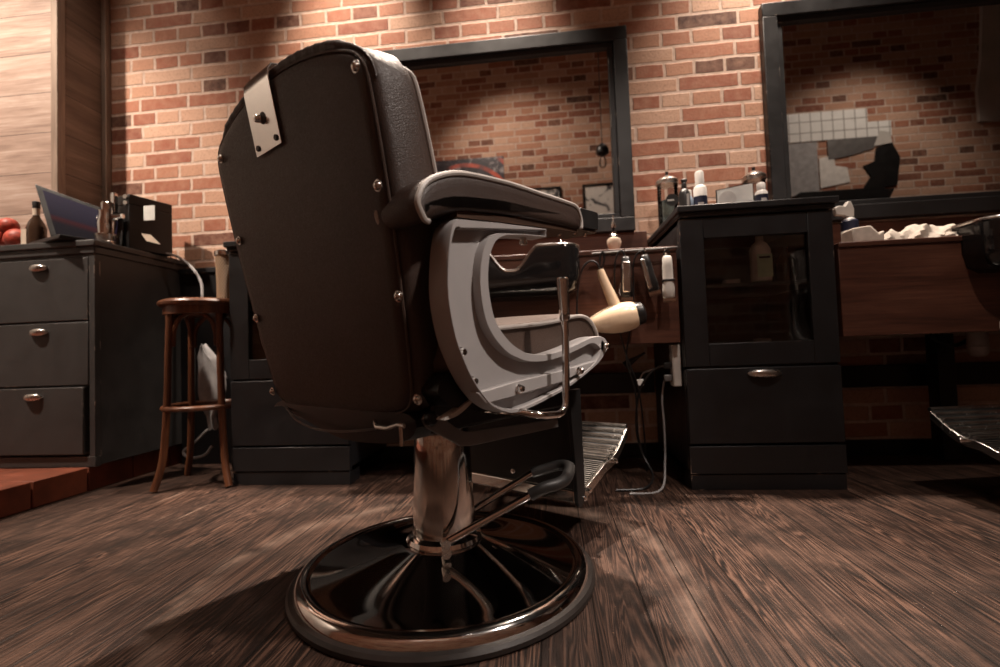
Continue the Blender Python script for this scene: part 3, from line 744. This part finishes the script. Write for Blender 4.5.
# ------------------------------------------------------------------ wash basins
def basin():
    root = empty('wash_basin'); n = 160
    # outline in plan (rounded rectangle), rim height dips at the neck rest in front
    hx, hy, cr = .232, .20, .07
    def pt(t, s=1.0):
        segs = [(2*(hx-cr), 0), (PI*cr/2, 1), (2*(hy-cr), 0), (PI*cr/2, 1)]*2
        path = [(-(hx-cr), -hy, 1, 0, 2*(hx-cr)), (hx-cr, -(hy-cr), -PI/2, None, PI*cr/2), (hx, -(hy-cr), 0, 1, 2*(hy-cr)), (hx-cr, hy-cr, 0, None, PI*cr/2), (hx-cr, hy, -1, 0, 2*(hx-cr)), (-(hx-cr), hy-cr, PI/2, None, PI*cr/2), (-hx, hy-cr, 0, -1, 2*(hy-cr)), (-(hx-cr), -(hy-cr), PI, None, PI*cr/2)]
        d = t*sum(q[4] for q in path)
        for x, y, a, b, ln in path:
            if d <= ln or (x, y, a, b, ln) == path[-1]:
                if b is None: an = a+d/cr; return ((x+cr*math.cos(an))*s, (y+cr*math.sin(an))*s)
                return ((x+a*d)*s, (y+b*d)*s)
            d -= ln
    def zr(x, y):
        if y > -.12: return .085
        k = min(1, max(0, abs(x-.005)-.012)/.085); k = k*k*(3-2*k); return .006+(.085-.006)*k
    rs = []
    for s, dz, zz in ((.80, None, -.075), (.95, None, -.055), (1.0, None, -.01), (1.0, -.012, 0), (1.0, -.003, 0), (.99, .0, 0), (.965, .002, 0), (.945, -.002, 0), (.93, -.02, 0), (.90, None, -.0), (.55, None, -.055), (.1, None, -.06)):
        r = []
        for k in range(n):
            x, y = pt(k/n, s); x1, y1 = pt(k/n, 1.0)
            z = zz if dz is None else zr(x1, y1)+dz
            r.append((x, y, z))
        rs.append(r)
    obj('bowl', G().rings(rs), 'blackgloss', root, angle=70)
    rim = []
    for k in range(n):
        x, y = pt(k/n, .985); x1, y1 = pt(k/n, 1.0); rim.append((x, y, zr(x1, y1)+.002))
    obj('rim_band', G().tube(rim, .0055, 8, closed=True), 'chrome_worn', root)
    f = obj('tap', G().lathe([(.016, .06), (.016, .1), (.010, .105), (.009, .17), (.012, .175), (.004, .20)], (.18, .23, 0), 16), 'chrome', root)
    obj('spout', G().tube([(.10, .23, .165), (.175, .23, .165)], .016, 14), 'chrome_worn', f)
    return root
bs = basin(); bs.location = (-.128, 1.742, .748); bs.scale = (1, 1, 1)
tag(bs, 'black glossy wash basin with a neck rest, behind the chair seat', 'basin', 'black wash basins')
bs2 = copy_tree(bs); bs2.location = (1.58, 1.80, .770)
tag(bs2, 'black glossy wash basin at the right edge, beside the white towels', 'basin', 'black wash basins')

# ------------------------------------------------------------------ tool rail and what hangs on it
root = empty('tool_rail', (.30, 1.690, .828)); tag(root, 'thin chrome rail with hooks on the front of the walnut bench', 'rail')
obj('bar', G().tube([(-.148, 0, -.003), (.141, 0, .003)], .0040, 10), 'steelgrey', root)
obj('bracket', G().box(-.12, -.11, 0, .0285, -.004, .003).box(.11, .12, 0, .0285, -.003, .004), 'chrome_worn', root)
for hx in (-.110, -.038, .030, .097):
    obj('hook', G().tube(catmull([(hx, 0, .006), (hx, -.008, .003), (hx, -.008, -.010), (hx, -.006, -.022), (hx, -.014, -.026), (hx, -.022, -.018)], 4), .0022, 6), 'chrome', root)

# hair dryer hanging by its cord loop
root = empty('hair_dryer', (.20, 1.655, .55)); tag(root, 'cream hair dryer with black end, hanging under the tool rail', 'hair dryer')
def along_axis(p0, p1, prof, n=20, sy=1.0):
    p0 = Vector(p0); p1 = Vector(p1); t = (p1-p0); rs = []
    return G().tube([p0+t*k for k, r in prof], [r for k, r in prof], n)
p0 = (-.080, 0, .022); p1 = (.098, 0, .058)
bd = obj('body', along_axis(p0, p1, [(0, .015), (.03, .021), (.15, .029), (.3, .038), (.45, .046), (.6, .050), (.75, .050), (.88, .046), (.93, .042)]), 'cream', root, angle=60)
obj('nozzle', along_axis((-.098, 0, .018), p0, [(0, .016), (.3, .017), (1, .015)]), 'cream', bd)
obj('rear_grille', along_axis((.083, 0, .055), (.116, 0, .062), [(0, .0385), (.1, .040), (.75, .037), (.9, .030), (1, .020)]), 'blackplastic', bd)
hn = catmull([(.018, 0, .085), (.008, 0, .115), (-.006, 0, .15), (-.020, 0, .19), (-.026, 0, .212)], 4)
h = obj('handle', G().tube(hn, [.021-.009*i/(len(hn)-1) for i in range(len(hn))], 14), 'cream', root, angle=60)
obj('hanging_loop', G().tube(catmull([(-.026, 0, .208), (-.014, 0, .235), (-.010, -.002, .262), (-.016, -.002, .272), (-.024, 0, .255), (-.026, 0, .225)], 4), .003, 6), 'blackplastic', h)
obj('cord', G().tube(catmull([(-.026, 0, .212), (-.038, 0, .236), (-.058, 0, .244), (-.082, .004, .225), (-.098, .01, .18), (-.108, .015, .10), (-.108, .02, 0), (-.09, .05, -.1)], 6), .0032, 8), 'blackplastic', h)

def clipper(name, x, zc, tilt, mat, label, hh=.07):
    root = empty(name, (x, 1.672, zc)); root.rotation_euler = (0, tilt, 0); tag(root, label, 'hair clipper', 'hair clippers on the tool rail')
    rs = []
    for z, wx, wy in ((-hh, .014, .010), (-hh+.004, .019, .014), (-hh*.6, .020, .016), (-.01, .0165, .015), (hh*.5, .0165, .014), (hh-.006, .015, .012), (hh, .011, .008)):
        rs.append([(wx*math.copysign(abs(math.cos(2*PI*k/20))**.7, math.cos(2*PI*k/20)), wy*math.copysign(abs(math.sin(2*PI*k/20))**.7, math.sin(2*PI*k/20)), z) for k in range(20)])
    b = obj('body', G().rings(rs), mat, root, angle=60)
    g = G().box(-.020, .020, -.009, .006, -hh-.010, -hh-.001)
    for k in range(9): g.box(-.0195+k*.0045, -.0175+k*.0045, -.009, .004, -hh-.015, -hh-.010)
    obj('blade', g, 'chrome', b)
    return root, b
r1, b = clipper('hair_clipper', .262, .735, .02, 'blackplastic', 'black clipper with a chrome face, next to the hair dryer handle')
obj('face_plate', G().box(-.0145, .0145, -.0180, -.006, -.054, .052), 'chrome_worn', b, 0.005)
obj('taper_lever', G().tube([(-.019, -.004, -.02), (-.024, -.006, -.05), (-.022, -.006, -.064)], .0035, 8), 'chrome', b)
r2, b = clipper('hair_clipper', .338, .745, -.22, 'blackplastic', 'slim dark clipper tilted between the chrome clipper and the white one', .064)
obj('face_plate', G().box(-.0195, -.003, -.0175, -.002, -.055, .052), 'chrome_worn', b, 0.005)
r3, b = clipper('hair_clipper', .400, .728, .0, 'whiteplastic', 'white clipper with a black band, nearest the glass door cabinet', .072)
obj('band', G().box(-.0195, .0195, -.0175, .0165, -.016, -.008), 'blackplastic', b, 0.002)
obj('hanging_loop', G().tube(catmull([(-.008, 0, .070), (-.010, 0, .082), (0, 0, .092), (.010, 0, .082), (.008, 0, .070)], 4), .002, 6), 'blackplastic', b)
def cable(name, pts, r, mat, label, cat='cable'):
    return tag(obj(name, G().tube(catmull(pts, 8), r, 8), mat), label, cat)
def cord_to(rt, pts, r=.003):
    o = obj('cord', G().tube(catmull([tuple(Vector(p)-rt.location) for p in pts], 7), r, 8), 'blackplastic', rt); o.rotation_euler = (0, -rt.rotation_euler[1], 0)
cord_to(r1, [(.262, 1.672, .803), (.252, 1.672, .826), (.236, 1.675, .815), (.226, 1.68, .77), (.224, 1.69, .66), (.235, 1.70, .56), (.26, 1.70, .45), (.30, 1.76, .35), (.33, 1.85, .18), (.34, 1.9, .02)])
cord_to(r2, [(.330, 1.672, .806), (.318, 1.670, .822), (.300, 1.672, .810), (.288, 1.68, .77), (.286, 1.69, .66), (.270, 1.70, .55), (.255, 1.70, .45), (.29, 1.76, .33), (.31, 1.85, .15), (.36, 1.9, .01)])

# shaving brush on the bench edge
root = empty('shaving_brush', (.252, 1.86, .842)); tag(root, 'shaving brush with a bulbous cream handle, standing above the tool rail', 'shaving brush')
obj('handle', G().lathe([(.010, 0.0), (.014, .004), (.017, .02), (.024, .040), (.0275, .055), (.024, .068), (.012, .074)], n=24), 'creampale', root)
obj('ferrule', G().lathe([(.012, .073), (.013, .080), (.010, .084), (.010, .094)], n=20), 'chrome', root)
obj('stand_fork', G().tube([(-.014, 0, .082), (.014, 0, .082)], .004, 8).tube([(0, 0, .09), (0, 0, .12)], [.007, .003], 8), 'blackmetal', root)
obj('stand_top', G().lathe([(.008, .112), (.010, .118), (.004, .14), (.002, .16)], n=14), 'chrome_worn', root)

# ------------------------------------------------------------------ jars and bottles on the glass door cabinet
ZT = .9745
def jar(x, y, label):
    root = empty('disinfectant_jar', (x, y, ZT)); tag(root, label, 'jar', 'disinfectant jars on the cabinet')
    obj('glass_wall', G().lathe([(.043, .001), (.043, .205)], n=32, cap=False), 'glass', root)
    obj('liquid', G().lathe([(.0385, .003), (.0385, .135)], n=28), 'blueliquid', root)
    lid = obj('lid', G().lathe([(.044, .204), (.047, .207), (.047, .222), (.044, .226), (.034, .234), (.016, .242), (.008, .248)], n=32), 'nickel', root)
    obj('knob', G().lathe([(.006, .247), (.007, .262), (.003, .264)], n=14), 'blackplastic', lid)
    lb = obj('round_label', G().lathe([(.026, -.0445), (.026, -.0455)], (.006, 0, .128), 24, 'Y'), 'blackplastic', root)
    g = G()
    for k in range(6): g.box(-.012+k*.0045, -.0095+k*.0045, -.0464, -.0454, .124, .131)
    obj('lettering', g, 'white', lb)
    return root
jar(.518, 2.10, 'glass jar of blue-grey liquid with chrome lid, left of the black bottle')
jar(.880, 2.12, 'glass jar with chrome lid behind the framed photo on the cabinet')
def bottle(name, x, y, z, prof, mat, label, cat='bottle', grp=None, parts=()):
    root = empty(name, (x, y, z)); tag(root, label, cat, grp)
    obj('body', G().lathe(prof, n=24), mat, root)
    for nm, pr, mt in parts: obj(nm, G().lathe(pr, n=24, cap=(nm != 'label')), mt, root)
    return root
b = bottle('spray_bottle', .520, 1.86, ZT, [(.018, 0), (.021, .003), (.021, .090), (.014, .106), (.008, .11)], 'blackplastic', 'black bottle with black cap and pale lettering, beside the glass jar', grp=None, parts=[('cap', [(.009, .110), (.010, .124), (.007, .135)], 'blackplastic')])
obj('trigger', G().box(-.010, .012, -.006, .006, .136, .147), 'blackplastic', b, 0.003)
obj('lettering', G().box(.002, .010, -.0215, -.0185, .02, .085), 'white', b)
b = bottle('spray_bottle', .548, 1.895, ZT, [(.012, 0), (.014, .003), (.014, .075), (.008, .090)], 'bluegrey', 'small pale blue bottle between the black and the white bottle', parts=[('cap', [(.008, .09), (.008, .112), (.004, .115)], 'white')])
b = bottle('lotion_bottle', .577, 1.86, ZT, [(.021, 0), (.024, .003), (.024, .105), (.020, .114), (.015, .118)], 'white', 'white bottle with navy lower label and tall white cap, left of the framed photo', parts=[('label', [(.0245, .006), (.0245, .074)], 'navy'), ('cap', [(.016, .118), (.016, .165), (.013, .172), (.006, .174)], 'white')])
obj('lettering', G().box(-.016, .004, -.0258, -.0238, .03, .048).box(-.010, .010, -.0258, -.0238, .016, .022), 'white', b)
# framed photo lying tilted
root = empty('framed_photo', (.715, 1.89, ZT)); tag(root, 'small thin-framed print leaning on top of the glass door cabinet', 'picture frame')
Rm = Matrix.Rotation(.12, 4, 'X') @ Matrix.Rotation(.06, 4, 'Z')
obj('frame', G().prism([(-.068, 0), (.068, .0), (.068, .128), (-.068, .108)], XZ, .006, .011), 'blackmetal', root)
ph = obj('print', G().prism([(-.065, .003), (.065, .003), (.065, .125), (-.065, .105)], XZ, .0045, .0062), 'paper', root)
obj('round_emblem', G().lathe([(.032, .0043), (.032, .0035)], (-.028, 0, .070), 24, 'Y'), 'white', ph)
b = bottle('lotion_bottle', .795, 1.86, ZT, [(.020, 0), (.022, .003), (.022, .074), (.016, .083)], 'white', 'short white bottle with navy label, right of the framed photo', parts=[('label', [(.0225, .01), (.0225, .066)], 'navy'), ('cap', [(.015, .083), (.015, .107), (.012, .112)], 'white')])
obj('lettering', G().box(-.010, .008, -.0238, -.0218, .03, .05), 'white', b)

def crumple(name, sx, sy, sz, seed, mat, n1=22, n2=12, lumps=5):
    rnd = random.Random(seed); ph = [(rnd.uniform(0, 6), rnd.uniform(3, 9), rnd.uniform(2, 7)) for _ in range(6)]
    rs = []
    for i in range(n1+1):
        t = i/n1; ex = max(.0, math.sin(PI*min(max(t, .02), .98)))**.45
        ring = []
        for j in range(n2*2):
            a = 2*PI*j/(n2*2)
            w = 1+.18*sum(math.sin(p+q*t*3+r*a) for p, q, r in ph)/3
            h = max(0.0, math.sin(a)); lump = .9+.16*math.sin(lumps*PI*t+ph[0][0])+.10*math.sin(17*t+a*3)+.08*math.sin(31*t-a*2)
            ring.append(((t-.5)*sx, math.cos(a)*sy*.5*ex*w, (h*sz*ex*lump*w) if math.sin(a) > 0 else 0.0))
        rs.append(ring)
    return G().rings(rs)
tag(obj('crumpled_cloth', crumple('c', .08, .05, .026, 3, 'towel', 14, 8, 3), 'towel', loc=(.850, 1.86, ZT)), 'small crumpled white cloth lying on top of the cabinet, right of the short bottle', 'cloth')
tag(obj('orange_tub', G().lathe([(.012, 0), (.013, .004), (.012, .014), (.004, .017)], n=16), 'orange', loc=(.905, 1.83, ZT)), 'small orange tub on the right end of the cabinet top', 'tub')

# contents of the glass door cabinet (standing on its shelves)
b = bottle('lotion_bottle', .742, 1.772, .7055, [(.028, 0), (.034, .004), (.034, .115), (.024, .135), (.013, .145)], 'white', 'white pump bottle with a green label inside the glass door cabinet', parts=[('cap', [(.013, .145), (.013, .165), (.006, .170)], 'white')])
obj('label', G().prism([(-.025, .015), (.025, .015), (.025, .095), (-.025, .095)], XZ, -.0355, -.0345), 'green', b); obj('title_stripe', G().box(-.018, .018, -.0362, -.0354, .080, .087), 'navy', b)
tag(obj('orange_carton', G().box(-.062, .062, -.05, .05, 0, .075), 'orange', None, .002, loc=(.665, 1.80, .4205)), 'orange carton at the bottom left inside the glass door cabinet', 'box')
for k in range(3):
    tag(obj('folded_towel', G().box(-.048+.002*k, .048, -.06, .06, 0, .016), 'paper', None, .006, 3, loc=(.782, 1.81, .4205+.0175*k)), ('lowest', 'middle', 'topmost')[k]+' of three folded white towels stacked inside the glass door cabinet', 'towel', 'folded towels in the cabinet')
tag(obj('paper_roll', G().lathe([(.025, 0), (.03, .003), (.03, .088), (.012, .09)], n=24), 'rag', loc=(.80, 1.93, .4205)), 'pale paper roll standing behind the folded towels in the cabinet', 'paper roll')
b = bottle('dark_bottle', .85, 1.83, .7055, [(.03, 0), (.034, .004), (.034, .08), (.014, .11), (.012, .13)], 'bottleglass', 'dark bottle on the shelf of the glass door cabinet, right of the white bottle')
tag(obj('small_box', G().box(-.025, .025, -.02, .02, 0, .018), 'rag', None, .002, loc=(.65, 1.80, .7055)), 'flat small box on the shelf left of the white bottle', 'box')

# ------------------------------------------------------------------ things on the right bench
ZB = .8225
b = bottle('spray_bottle', 1.085, 1.845, ZB, [(.022, 0), (.027, .004), (.027, .085), (.018, .105), (.010, .112)], 'white', 'spray bottle with a dark band at the left end of the right bench', parts=[('label', [(.0275, .062), (.0275, .095), (.022, .102)], 'navy')])
obj('spray_head', G().prism([(-.050, .150), (-.048, .122), (-.020, .118), (-.012, .112), (.012, .112), (.014, .14), (.004, .168), (-.006, .170), (-.016, .152), (-.034, .155)], XZ, -.010, .010), 'whiteplastic', b, 0.003)
tag(obj('folded_cloth', G().prism([(-.05, 0), (.05, 0), (.052, .04), (.035, .03), (.01, .058), (-.05, .052)], XZ, -.03, .04), 'towel', None, .006, 3, loc=(1.085, 1.775, ZB)), 'folded white cloth at the left end of the right bench, under the spray bottle', 'cloth')
tag(obj('rolled_cloth', crumple('c', .145, .06, .042, 5, 'towel', 20, 8, 2), 'towel', loc=(1.185, 1.80, ZB)), 'small rolled grey-white cloth between the folded cloth and the towel', 'cloth')
tag(obj('white_towel', crumple('c', .24, .11, .062, 11, 'towel', 36, 12, 5), 'towel', loc=(1.305, 1.80, ZB)), 'large crumpled white towel in the middle of the things on the right bench', 'towel')
tag(obj('towel_end', crumple('c', .14, .07, .032, 21, 'towel', 18, 8, 3), 'towel', loc=(1.375, 1.758, ZB)), 'twisted white towel at the basin end of the right bench', 'towel')

# ------------------------------------------------------------------ under the left bench: power strip and cables
root = empty('power_strip', (.4515, 1.775, .350)); tag(root, 'white power strip on the side of the glass door cabinet', 'power strip')
obj('housing', G().box(-.030, .000, -.022, .022, 0, .148), 'whiteplastic', root, 0.004)
g = G()
for z in (.03, .075, .12): g.lathe([(.016, -.0305), (.014, -.0295)], (0, 0, z), 16, 'X')
obj('socket', g, 'rag', root)
for z, nm in ((.03, 0), (.075, 1)):
    p = obj('plug', G().box(-.058, -.031, -.012, .012, z-.012, z+.012), 'blackplastic' if nm else 'steelgrey', root, 0.004)
cable('power_cable', [(.385, 1.775, .425), (.35, 1.78, .40), (.31, 1.80, .33), (.30, 1.84, .20), (.32, 1.86, .10), (.345, 1.80, .03), (.30, 1.72, .006), (.20, 1.70, .005)], .004, 'blackplastic', 'black cable hanging from the power strip to the floor')
cable('power_cable', [(.40, 1.80, .37), (.39, 1.80, .30), (.395, 1.81, .2), (.39, 1.80, .08), (.35, 1.70, .006), (.24, 1.66, .005)], .0035, 'rag', 'pale cable running down from the power strip and across the floor')
tag(obj('cable_plug', G().tube([(0, 0, 0), (.02, 0, .012), (.05, 0, .030), (.075, 0, .045)], [.014, .013, .006, .004], 10), 'blackplastic', loc=(.262, 1.80, .428)), 'loose black plug lying against the wall rail by the power strip', 'plug')
tag(obj('cable_plug', G().box(-.012, .012, -.008, .008, -.012, .012), 'white', None, .003, loc=(.315, 1.80, .365)), 'small white plug hanging left of the power strip', 'plug')
cable('plug_cable', [(.315, 1.80, .377), (.33, 1.80, .40), (.37, 1.79, .415), (.395, 1.775, .424)], .003, 'rag', 'short pale cable between the small white plug and the power strip')

# ------------------------------------------------------------------ bar stool, basket, rag
root = empty('bar_stool', (-1.445, 1.87, 0)); tag(root, 'bentwood bar stool between the drawer cabinet and the black cabinet', 'stool')
obj('seat', G().lathe([(.12, .722), (.155, .722), (.163, .728), (.165, .737), (.160, .745), (.148, .750), (.10, .745), (.01, .742)], n=48), 'bent', root)
obj('seat_ring', G().lathe([(.128, .690), (.146, .690), (.146, .722), (.128, .722)], n=40), 'bent', root)
legs = []
for k in range(4):
    a = math.radians(-30+90*k); t = Vector((math.cos(a), math.sin(a), 0))
    legs.append(t)
    pts = catmull([t*.128+Vector((0, 0, .72)), t*.134+Vector((0, 0, .55)), t*.142+Vector((0, 0, .32)), t*.158+Vector((0, 0, .12)), t*.190+Vector((0, 0, .005))], 5)
    obj('leg', G().tube(pts, [.0135]*len(pts), 12), 'bent', root)
for k in range(4):
    a, b = legs[k]*.128, legs[(k+1) % 4]*.128; z = Vector((0, 0, 1)); pts = []
    for i in range(21):
        u = PI*i/20; q = (1-math.cos(u))/2; pts.append(a.lerp(b, .06+.88*q)+z*(.56+.135*math.sin(u)**.6))
    obj('arch', G().tube(pts, .009, 10), 'bent', root)
rg = [(.148*math.cos(2*PI*k/48), .148*math.sin(2*PI*k/48), .315) for k in range(48)]
obj('foot_ring', G().tube(rg, .0105, 10, closed=True), 'bent', root)
root = empty('wicker_basket', (-1.338, 1.86, .7455)); tag(root, 'tall woven wicker container with a chrome top, on the bar stool seat', 'basket')
obj('woven_body', G().lathe([(.030, 0), (.036, .004), (.037, .10), (.039, .182), (.036, .185)], n=32), 'wicker', root)
obj('chrome_top', G().lathe([(.039, .185), (.043, .187), (.043, .203), (.040, .207), (.015, .209)], n=32), 'chrome', root)
g = G(); rs = []
for i in range(15):
    t = i/14; z = .55-.36*t; cx = -1.60+.07*t+.02*math.sin(5*t); wv = .018+.045*math.sin(PI*min(1, t*1.1+.05))
    rs.append([(cx+wv*math.cos(2*PI*k/20)*(1+.25*math.sin(3*2*PI*k/20+6*t)), 2.05+.016*math.sin(2*PI*k/20)*(1+.4*math.sin(5*2*PI*k/20)), z+.01*math.sin(4*2*PI*k/20)) for k in range(20)])
rs[0] = [(-1.592+(p[0]+1.6)*.2, p[1], p[2]+.02) for p in rs[0]]
tag(obj('hanging_rag', G().rings(rs), 'rag'), 'crumpled pale cloth hanging behind the bar stool', 'cloth')
cable('coiled_wire', [(-1.56, 2.03, .19), (-1.60, 2.0, .14), (-1.64, 1.98, .10), (-1.60, 1.97, .075), (-1.54, 1.98, .085), (-1.52, 2.0, .12)], .006, 'rag', 'loop of pale wire near the floor behind the bar stool')
cable('white_cable', [(-1.85, 1.98, 1.004), (-1.80, 2.02, 1.008), (-1.76, 2.08, 1.004), (-1.72, 2.10, .975), (-1.66, 2.08, .93), (-1.60, 2.05, .86), (-1.58, 2.03, .78), (-1.57, 2.02, .70)], .006, 'rag', 'white cable falling from the drawer cabinet behind the bar stool')

# ------------------------------------------------------------------ things on the drawer cabinet (top at z = 1.0)
ZC1 = 1.0005
root = empty('laptop', (-1.99, 1.80, ZC1)); tag(root, 'open laptop with a purple screen on the drawer cabinet', 'laptop')
base = G().box(-.13, .13, -.09, .09, 0, .016, Matrix.Rotation(-.35, 4, 'Z')); obj('keyboard_base', base, 'blackplastic', root, 0.003)
# lid: a parallelogram seen from its side, leaning back
p = [Vector((-.058, -.02, .012)), Vector((.150, .09, .012)), Vector((.105, .115, .145)), Vector((-.190, -.03, .270))]
def sheet(P, th, n=1):
    nrm = (P[1]-P[0]).cross(P[3]-P[0]).normalized(); return G().rings([P, [q+nrm*th for q in P]])
p = [Vector((-.055, -.03, .014)), Vector((.150, .085, .014)), Vector((.135, .115, .150)), Vector((-.155, -.015, .272))]
lid = obj('lid', sheet(p, -.008), 'blackplastic', root, 0.002)
c = sum(p, Vector())/4; q = [c+(v-c)*.84 for v in p]
off = (p[1]-p[0]).cross(p[3]-p[0]).normalized()*.0008
sc = obj('screen', sheet([v+off for v in q], .0006), 'screen', lid)

root = empty('coffee_machine', (-1.80, 1.97, ZC1)); tag(root, 'black coffee machine with chrome parts and white notes stuck on its side', 'coffee machine')
obj('housing', G().prism([(-.135, -.03), (-.02, -.07), (.035, .11), (-.08, .15)], XY, 0, .20).prism([(-.135, -.03), (-.02, -.07), (.035, .11), (-.08, .15)], XY, .20, .245), 'blackplastic', root, 0.004)
obj('brew_head', G().lathe([(.024, .165), (.026, .17), (.026, .20), (.022, .205)], (-.105, -.085, 0), 20), 'chrome', root)
obj('chrome_post', G().box(-.098, -.078, -.082, -.062, .15, .25), 'chrome', root, 0.003)
obj('side_vent', G().lathe([(.010, -.074), (.010, -.060)], (-.035, 0, .205), 14, 'Y').lathe([(.010, -.074), (.010, -.060)], (-.035, 0, .232), 14, 'Y'), 'chrome', root)
obj('drip_tray', G().box(-.15, -.06, -.12, -.05, .0, .03), 'chrome_worn', root, 0.003)
obj('portafilter', G().tube([(-.135, -.10, .125), (-.09, -.08, .135), (-.03, -.09, .140)], [.020, .022, .010], 14), 'chrome', root)
obj('note', G().box(.035, .085, -.0585, -.0565, .125, .19, Matrix.Rotation(.06, 4, 'Z')), 'paper', root)
obj('note', G().prism([(.035, .065), (.078, .058), (.125, .012), (.06, .03)], XZ, -.066, -.0645), 'creampale', root)
root = empty('glass_jug', (-2.045, 1.90, ZC1)); tag(root, 'small steel jug between the laptop and the coffee machine', 'jug')
obj('body', G().lathe([(.03, 0), (.035, .003), (.038, .05), (.030, .09), (.033, .105), (.030, .105), (.026, .09)], (.14, -.02, .06), 24), 'chrome', root)
obj('saucer', G().lathe([(.03, .0), (.045, .05), (.047, .06), (.02, .058)], (.14, -.02, 0), 24), 'chrome_worn', root)
root = empty('glass_jar', (-1.70, 2.05, ZC1)); root.location.x = -1.835; root.location.y = 2.185
root.location = (-1.715-.13, 2.12, ZC1)
tag(root, 'small glass jar with a straw at the back corner of the drawer cabinet', 'jar')
obj('jar_wall', G().lathe([(.030, 0), (.033, .003), (.033, .07), (.028, .078), (.031, .078)], n=24, cap=False), 'glass', root)
obj('straw', G().tube([(-.0, 0, .01), (-.012, 0, .06), (-.045, 0, .115)], .004, 8), 'paper', root)
obj('jar_lid', G().lathe([(.034, .072), (.034, .086), (.02, .092)], n=24), 'chrome_worn', root)
b = bottle('liquor_bottle', -2.155, 1.80, ZC1, [(.030, 0), (.034, .004), (.034, .085), (.026, .11), (.012, .135), (.011, .175)], 'bottleglass', 'dark glass bottle with a cream label, left of the laptop', parts=[('cap', [(.013, .17), (.014, .195), (.012, .20)], 'blackplastic')])
obj('label', G().prism([(-.03, .008), (-.005, .008), (-.005, .075), (-.03, .075)], XZ, -.036, -.030), 'creampale', b)
obj('neck_label', G().lathe([(.0125, .14), (.0125, .17)], n=16, cap=False), 'creampale', b)
b2 = bottle('liquor_bottle', -2.09, 1.83, ZC1, [(.020, 0), (.024, .004), (.024, .045), (.012, .07), (.009, .09)], 'bottleglass', 'small dark bottle between the tall bottle and the laptop', parts=[('cap', [(.010, .088), (.010, .10), (.006, .102)], 'chrome_worn')])
g = G()
for (x, y, z, r) in ((0, 0, .045, .045), (-.06, .02, .045, .045), (-.03, -.01, .10, .036), (-.09, 0, .06, .05)):
    prof = [(max(.001, r*math.sin(PI*i/10)), z-r*.98*math.cos(PI*i/10)) for i in range(11)]; g.lathe(prof, (x, y, 0), 20)
tag(obj('fruit_net', g, 'red', loc=(-2.245, 1.80, ZC1)), 'red netting bag of fruit at the left end of the drawer cabinet', 'bag')

# ------------------------------------------------------------------ opposite wall, seen in the mirrors
def picture(x0, x1, z0, z1, mat, label, fr=.02, name='framed_picture'):
    root = empty(name, ((x0+x1)/2, RY, z0)); w2 = (x1-x0)/2; h = z1-z0; tag(root, label, 'picture', 'pictures on the opposite wall')
    if fr:
        g = G().box(-w2, w2, .002, .022, 0, fr).box(-w2, w2, .002, .022, h-fr, h).box(-w2, -w2+fr, .002, .022, fr, h-fr).box(w2-fr, w2, .002, .022, fr, h-fr)
        obj('frame', g, 'blackmetal', root)
    o = obj('print', G().box(-w2+fr, w2-fr, .002, .012, fr-h/2, h/2-fr), mat, root); o.location = (0, 0, h/2)
    return root
picture(.36, .90, 1.56, 2.10, 'sketch', 'framed black and white sketch reflected at the right side of the left mirror')
picture(-.32, .15, 1.62, 2.10, 'sketch', 'framed pale sketch reflected just above the armrest')
picture(-1.22, -.41, 1.95, 2.45, 'collage', 'unframed red and black collage print reflected above the armrest back', 0, 'collage_print')
root = empty('pendant_lamp', (.51, .16, 2.08)); tag(root, 'black pendant socket with a clear bulb, reflected in the left mirror', 'lamp')
obj('lamp_cord', G().tube([(0, 0, .20), (0, 0, ZC-2.08)], .004, 8), 'blackplastic', root)
obj('socket', G().lathe([(.020, .10), (.055, .12), (.058, .15), (.045, .18), (.02, .205), (.006, .215)], n=24), 'blackplastic', root)
obj('bulb', G().lathe([(.004, -.01), (.022, .0), (.034, .03), (.030, .06), (.018, .09), (.018, .11)], n=24), 'glass', root)
# patch of white tiles and a painted figure on the opposite wall
root = empty('tile_patch', (2.7, RY, 2.36)); tag(root, 'patch of white wall tiles reflected in the right mirror', 'tiles')
o = obj('tile_field', G().box(-.62, .30, .002, .014, 0, .27).box(.30, .50, .002, .014, .0, .14), 'tiles', root)
root = empty('wall_mural', (2.8, RY, 1.85)); tag(root, 'grey and black painted wall picture reflected below the white tiles', 'picture')
obj('pale_field', G().prism([(-.75, .0), (-.25, .0), (-.25, .5), (-.75, .5)], XZ, .002, .008), 'rag', root)
obj('white_collar', G().prism([(-.24, .06), (.02, .10), (.0, .24), (-.10, .26), (-.12, .36), (-.24, .34)], XZ, .002, .011), 'white', root)
obj('grey_cap', G().prism([(-.16, .32), (.05, .35), (.24, .40), (.30, .50), (.20, .55), (-.02, .56), (-.16, .50)], XZ, .002, .012), 'steelgrey', root)
obj('black_shape', G().prism([(.12, .02), (.42, .04), (.46, .30), (.40, .44), (.26, .40), (.24, .28), (.14, .24), (.20, .14)], XZ, .002, .013), 'blackmetal', root)
obj('pale_crest', G().prism([(.24, .42), (.40, .44), (.38, .54), (.30, .56)], XZ, .012, .016), 'whiteplaster', root)
root = tag(obj('wall_shelf', G().box(-.42, .30, .0, .16, -.08, .02).prism([(-.30, -.20), (.30, -.20), (.42, .02), (-.40, .02)], XZ, .002, .10), 'blackmetal', None, .003, loc=(2.72, RY, 1.82)), 'black box shelf reflected at the bottom of the right mirror', 'shelf')
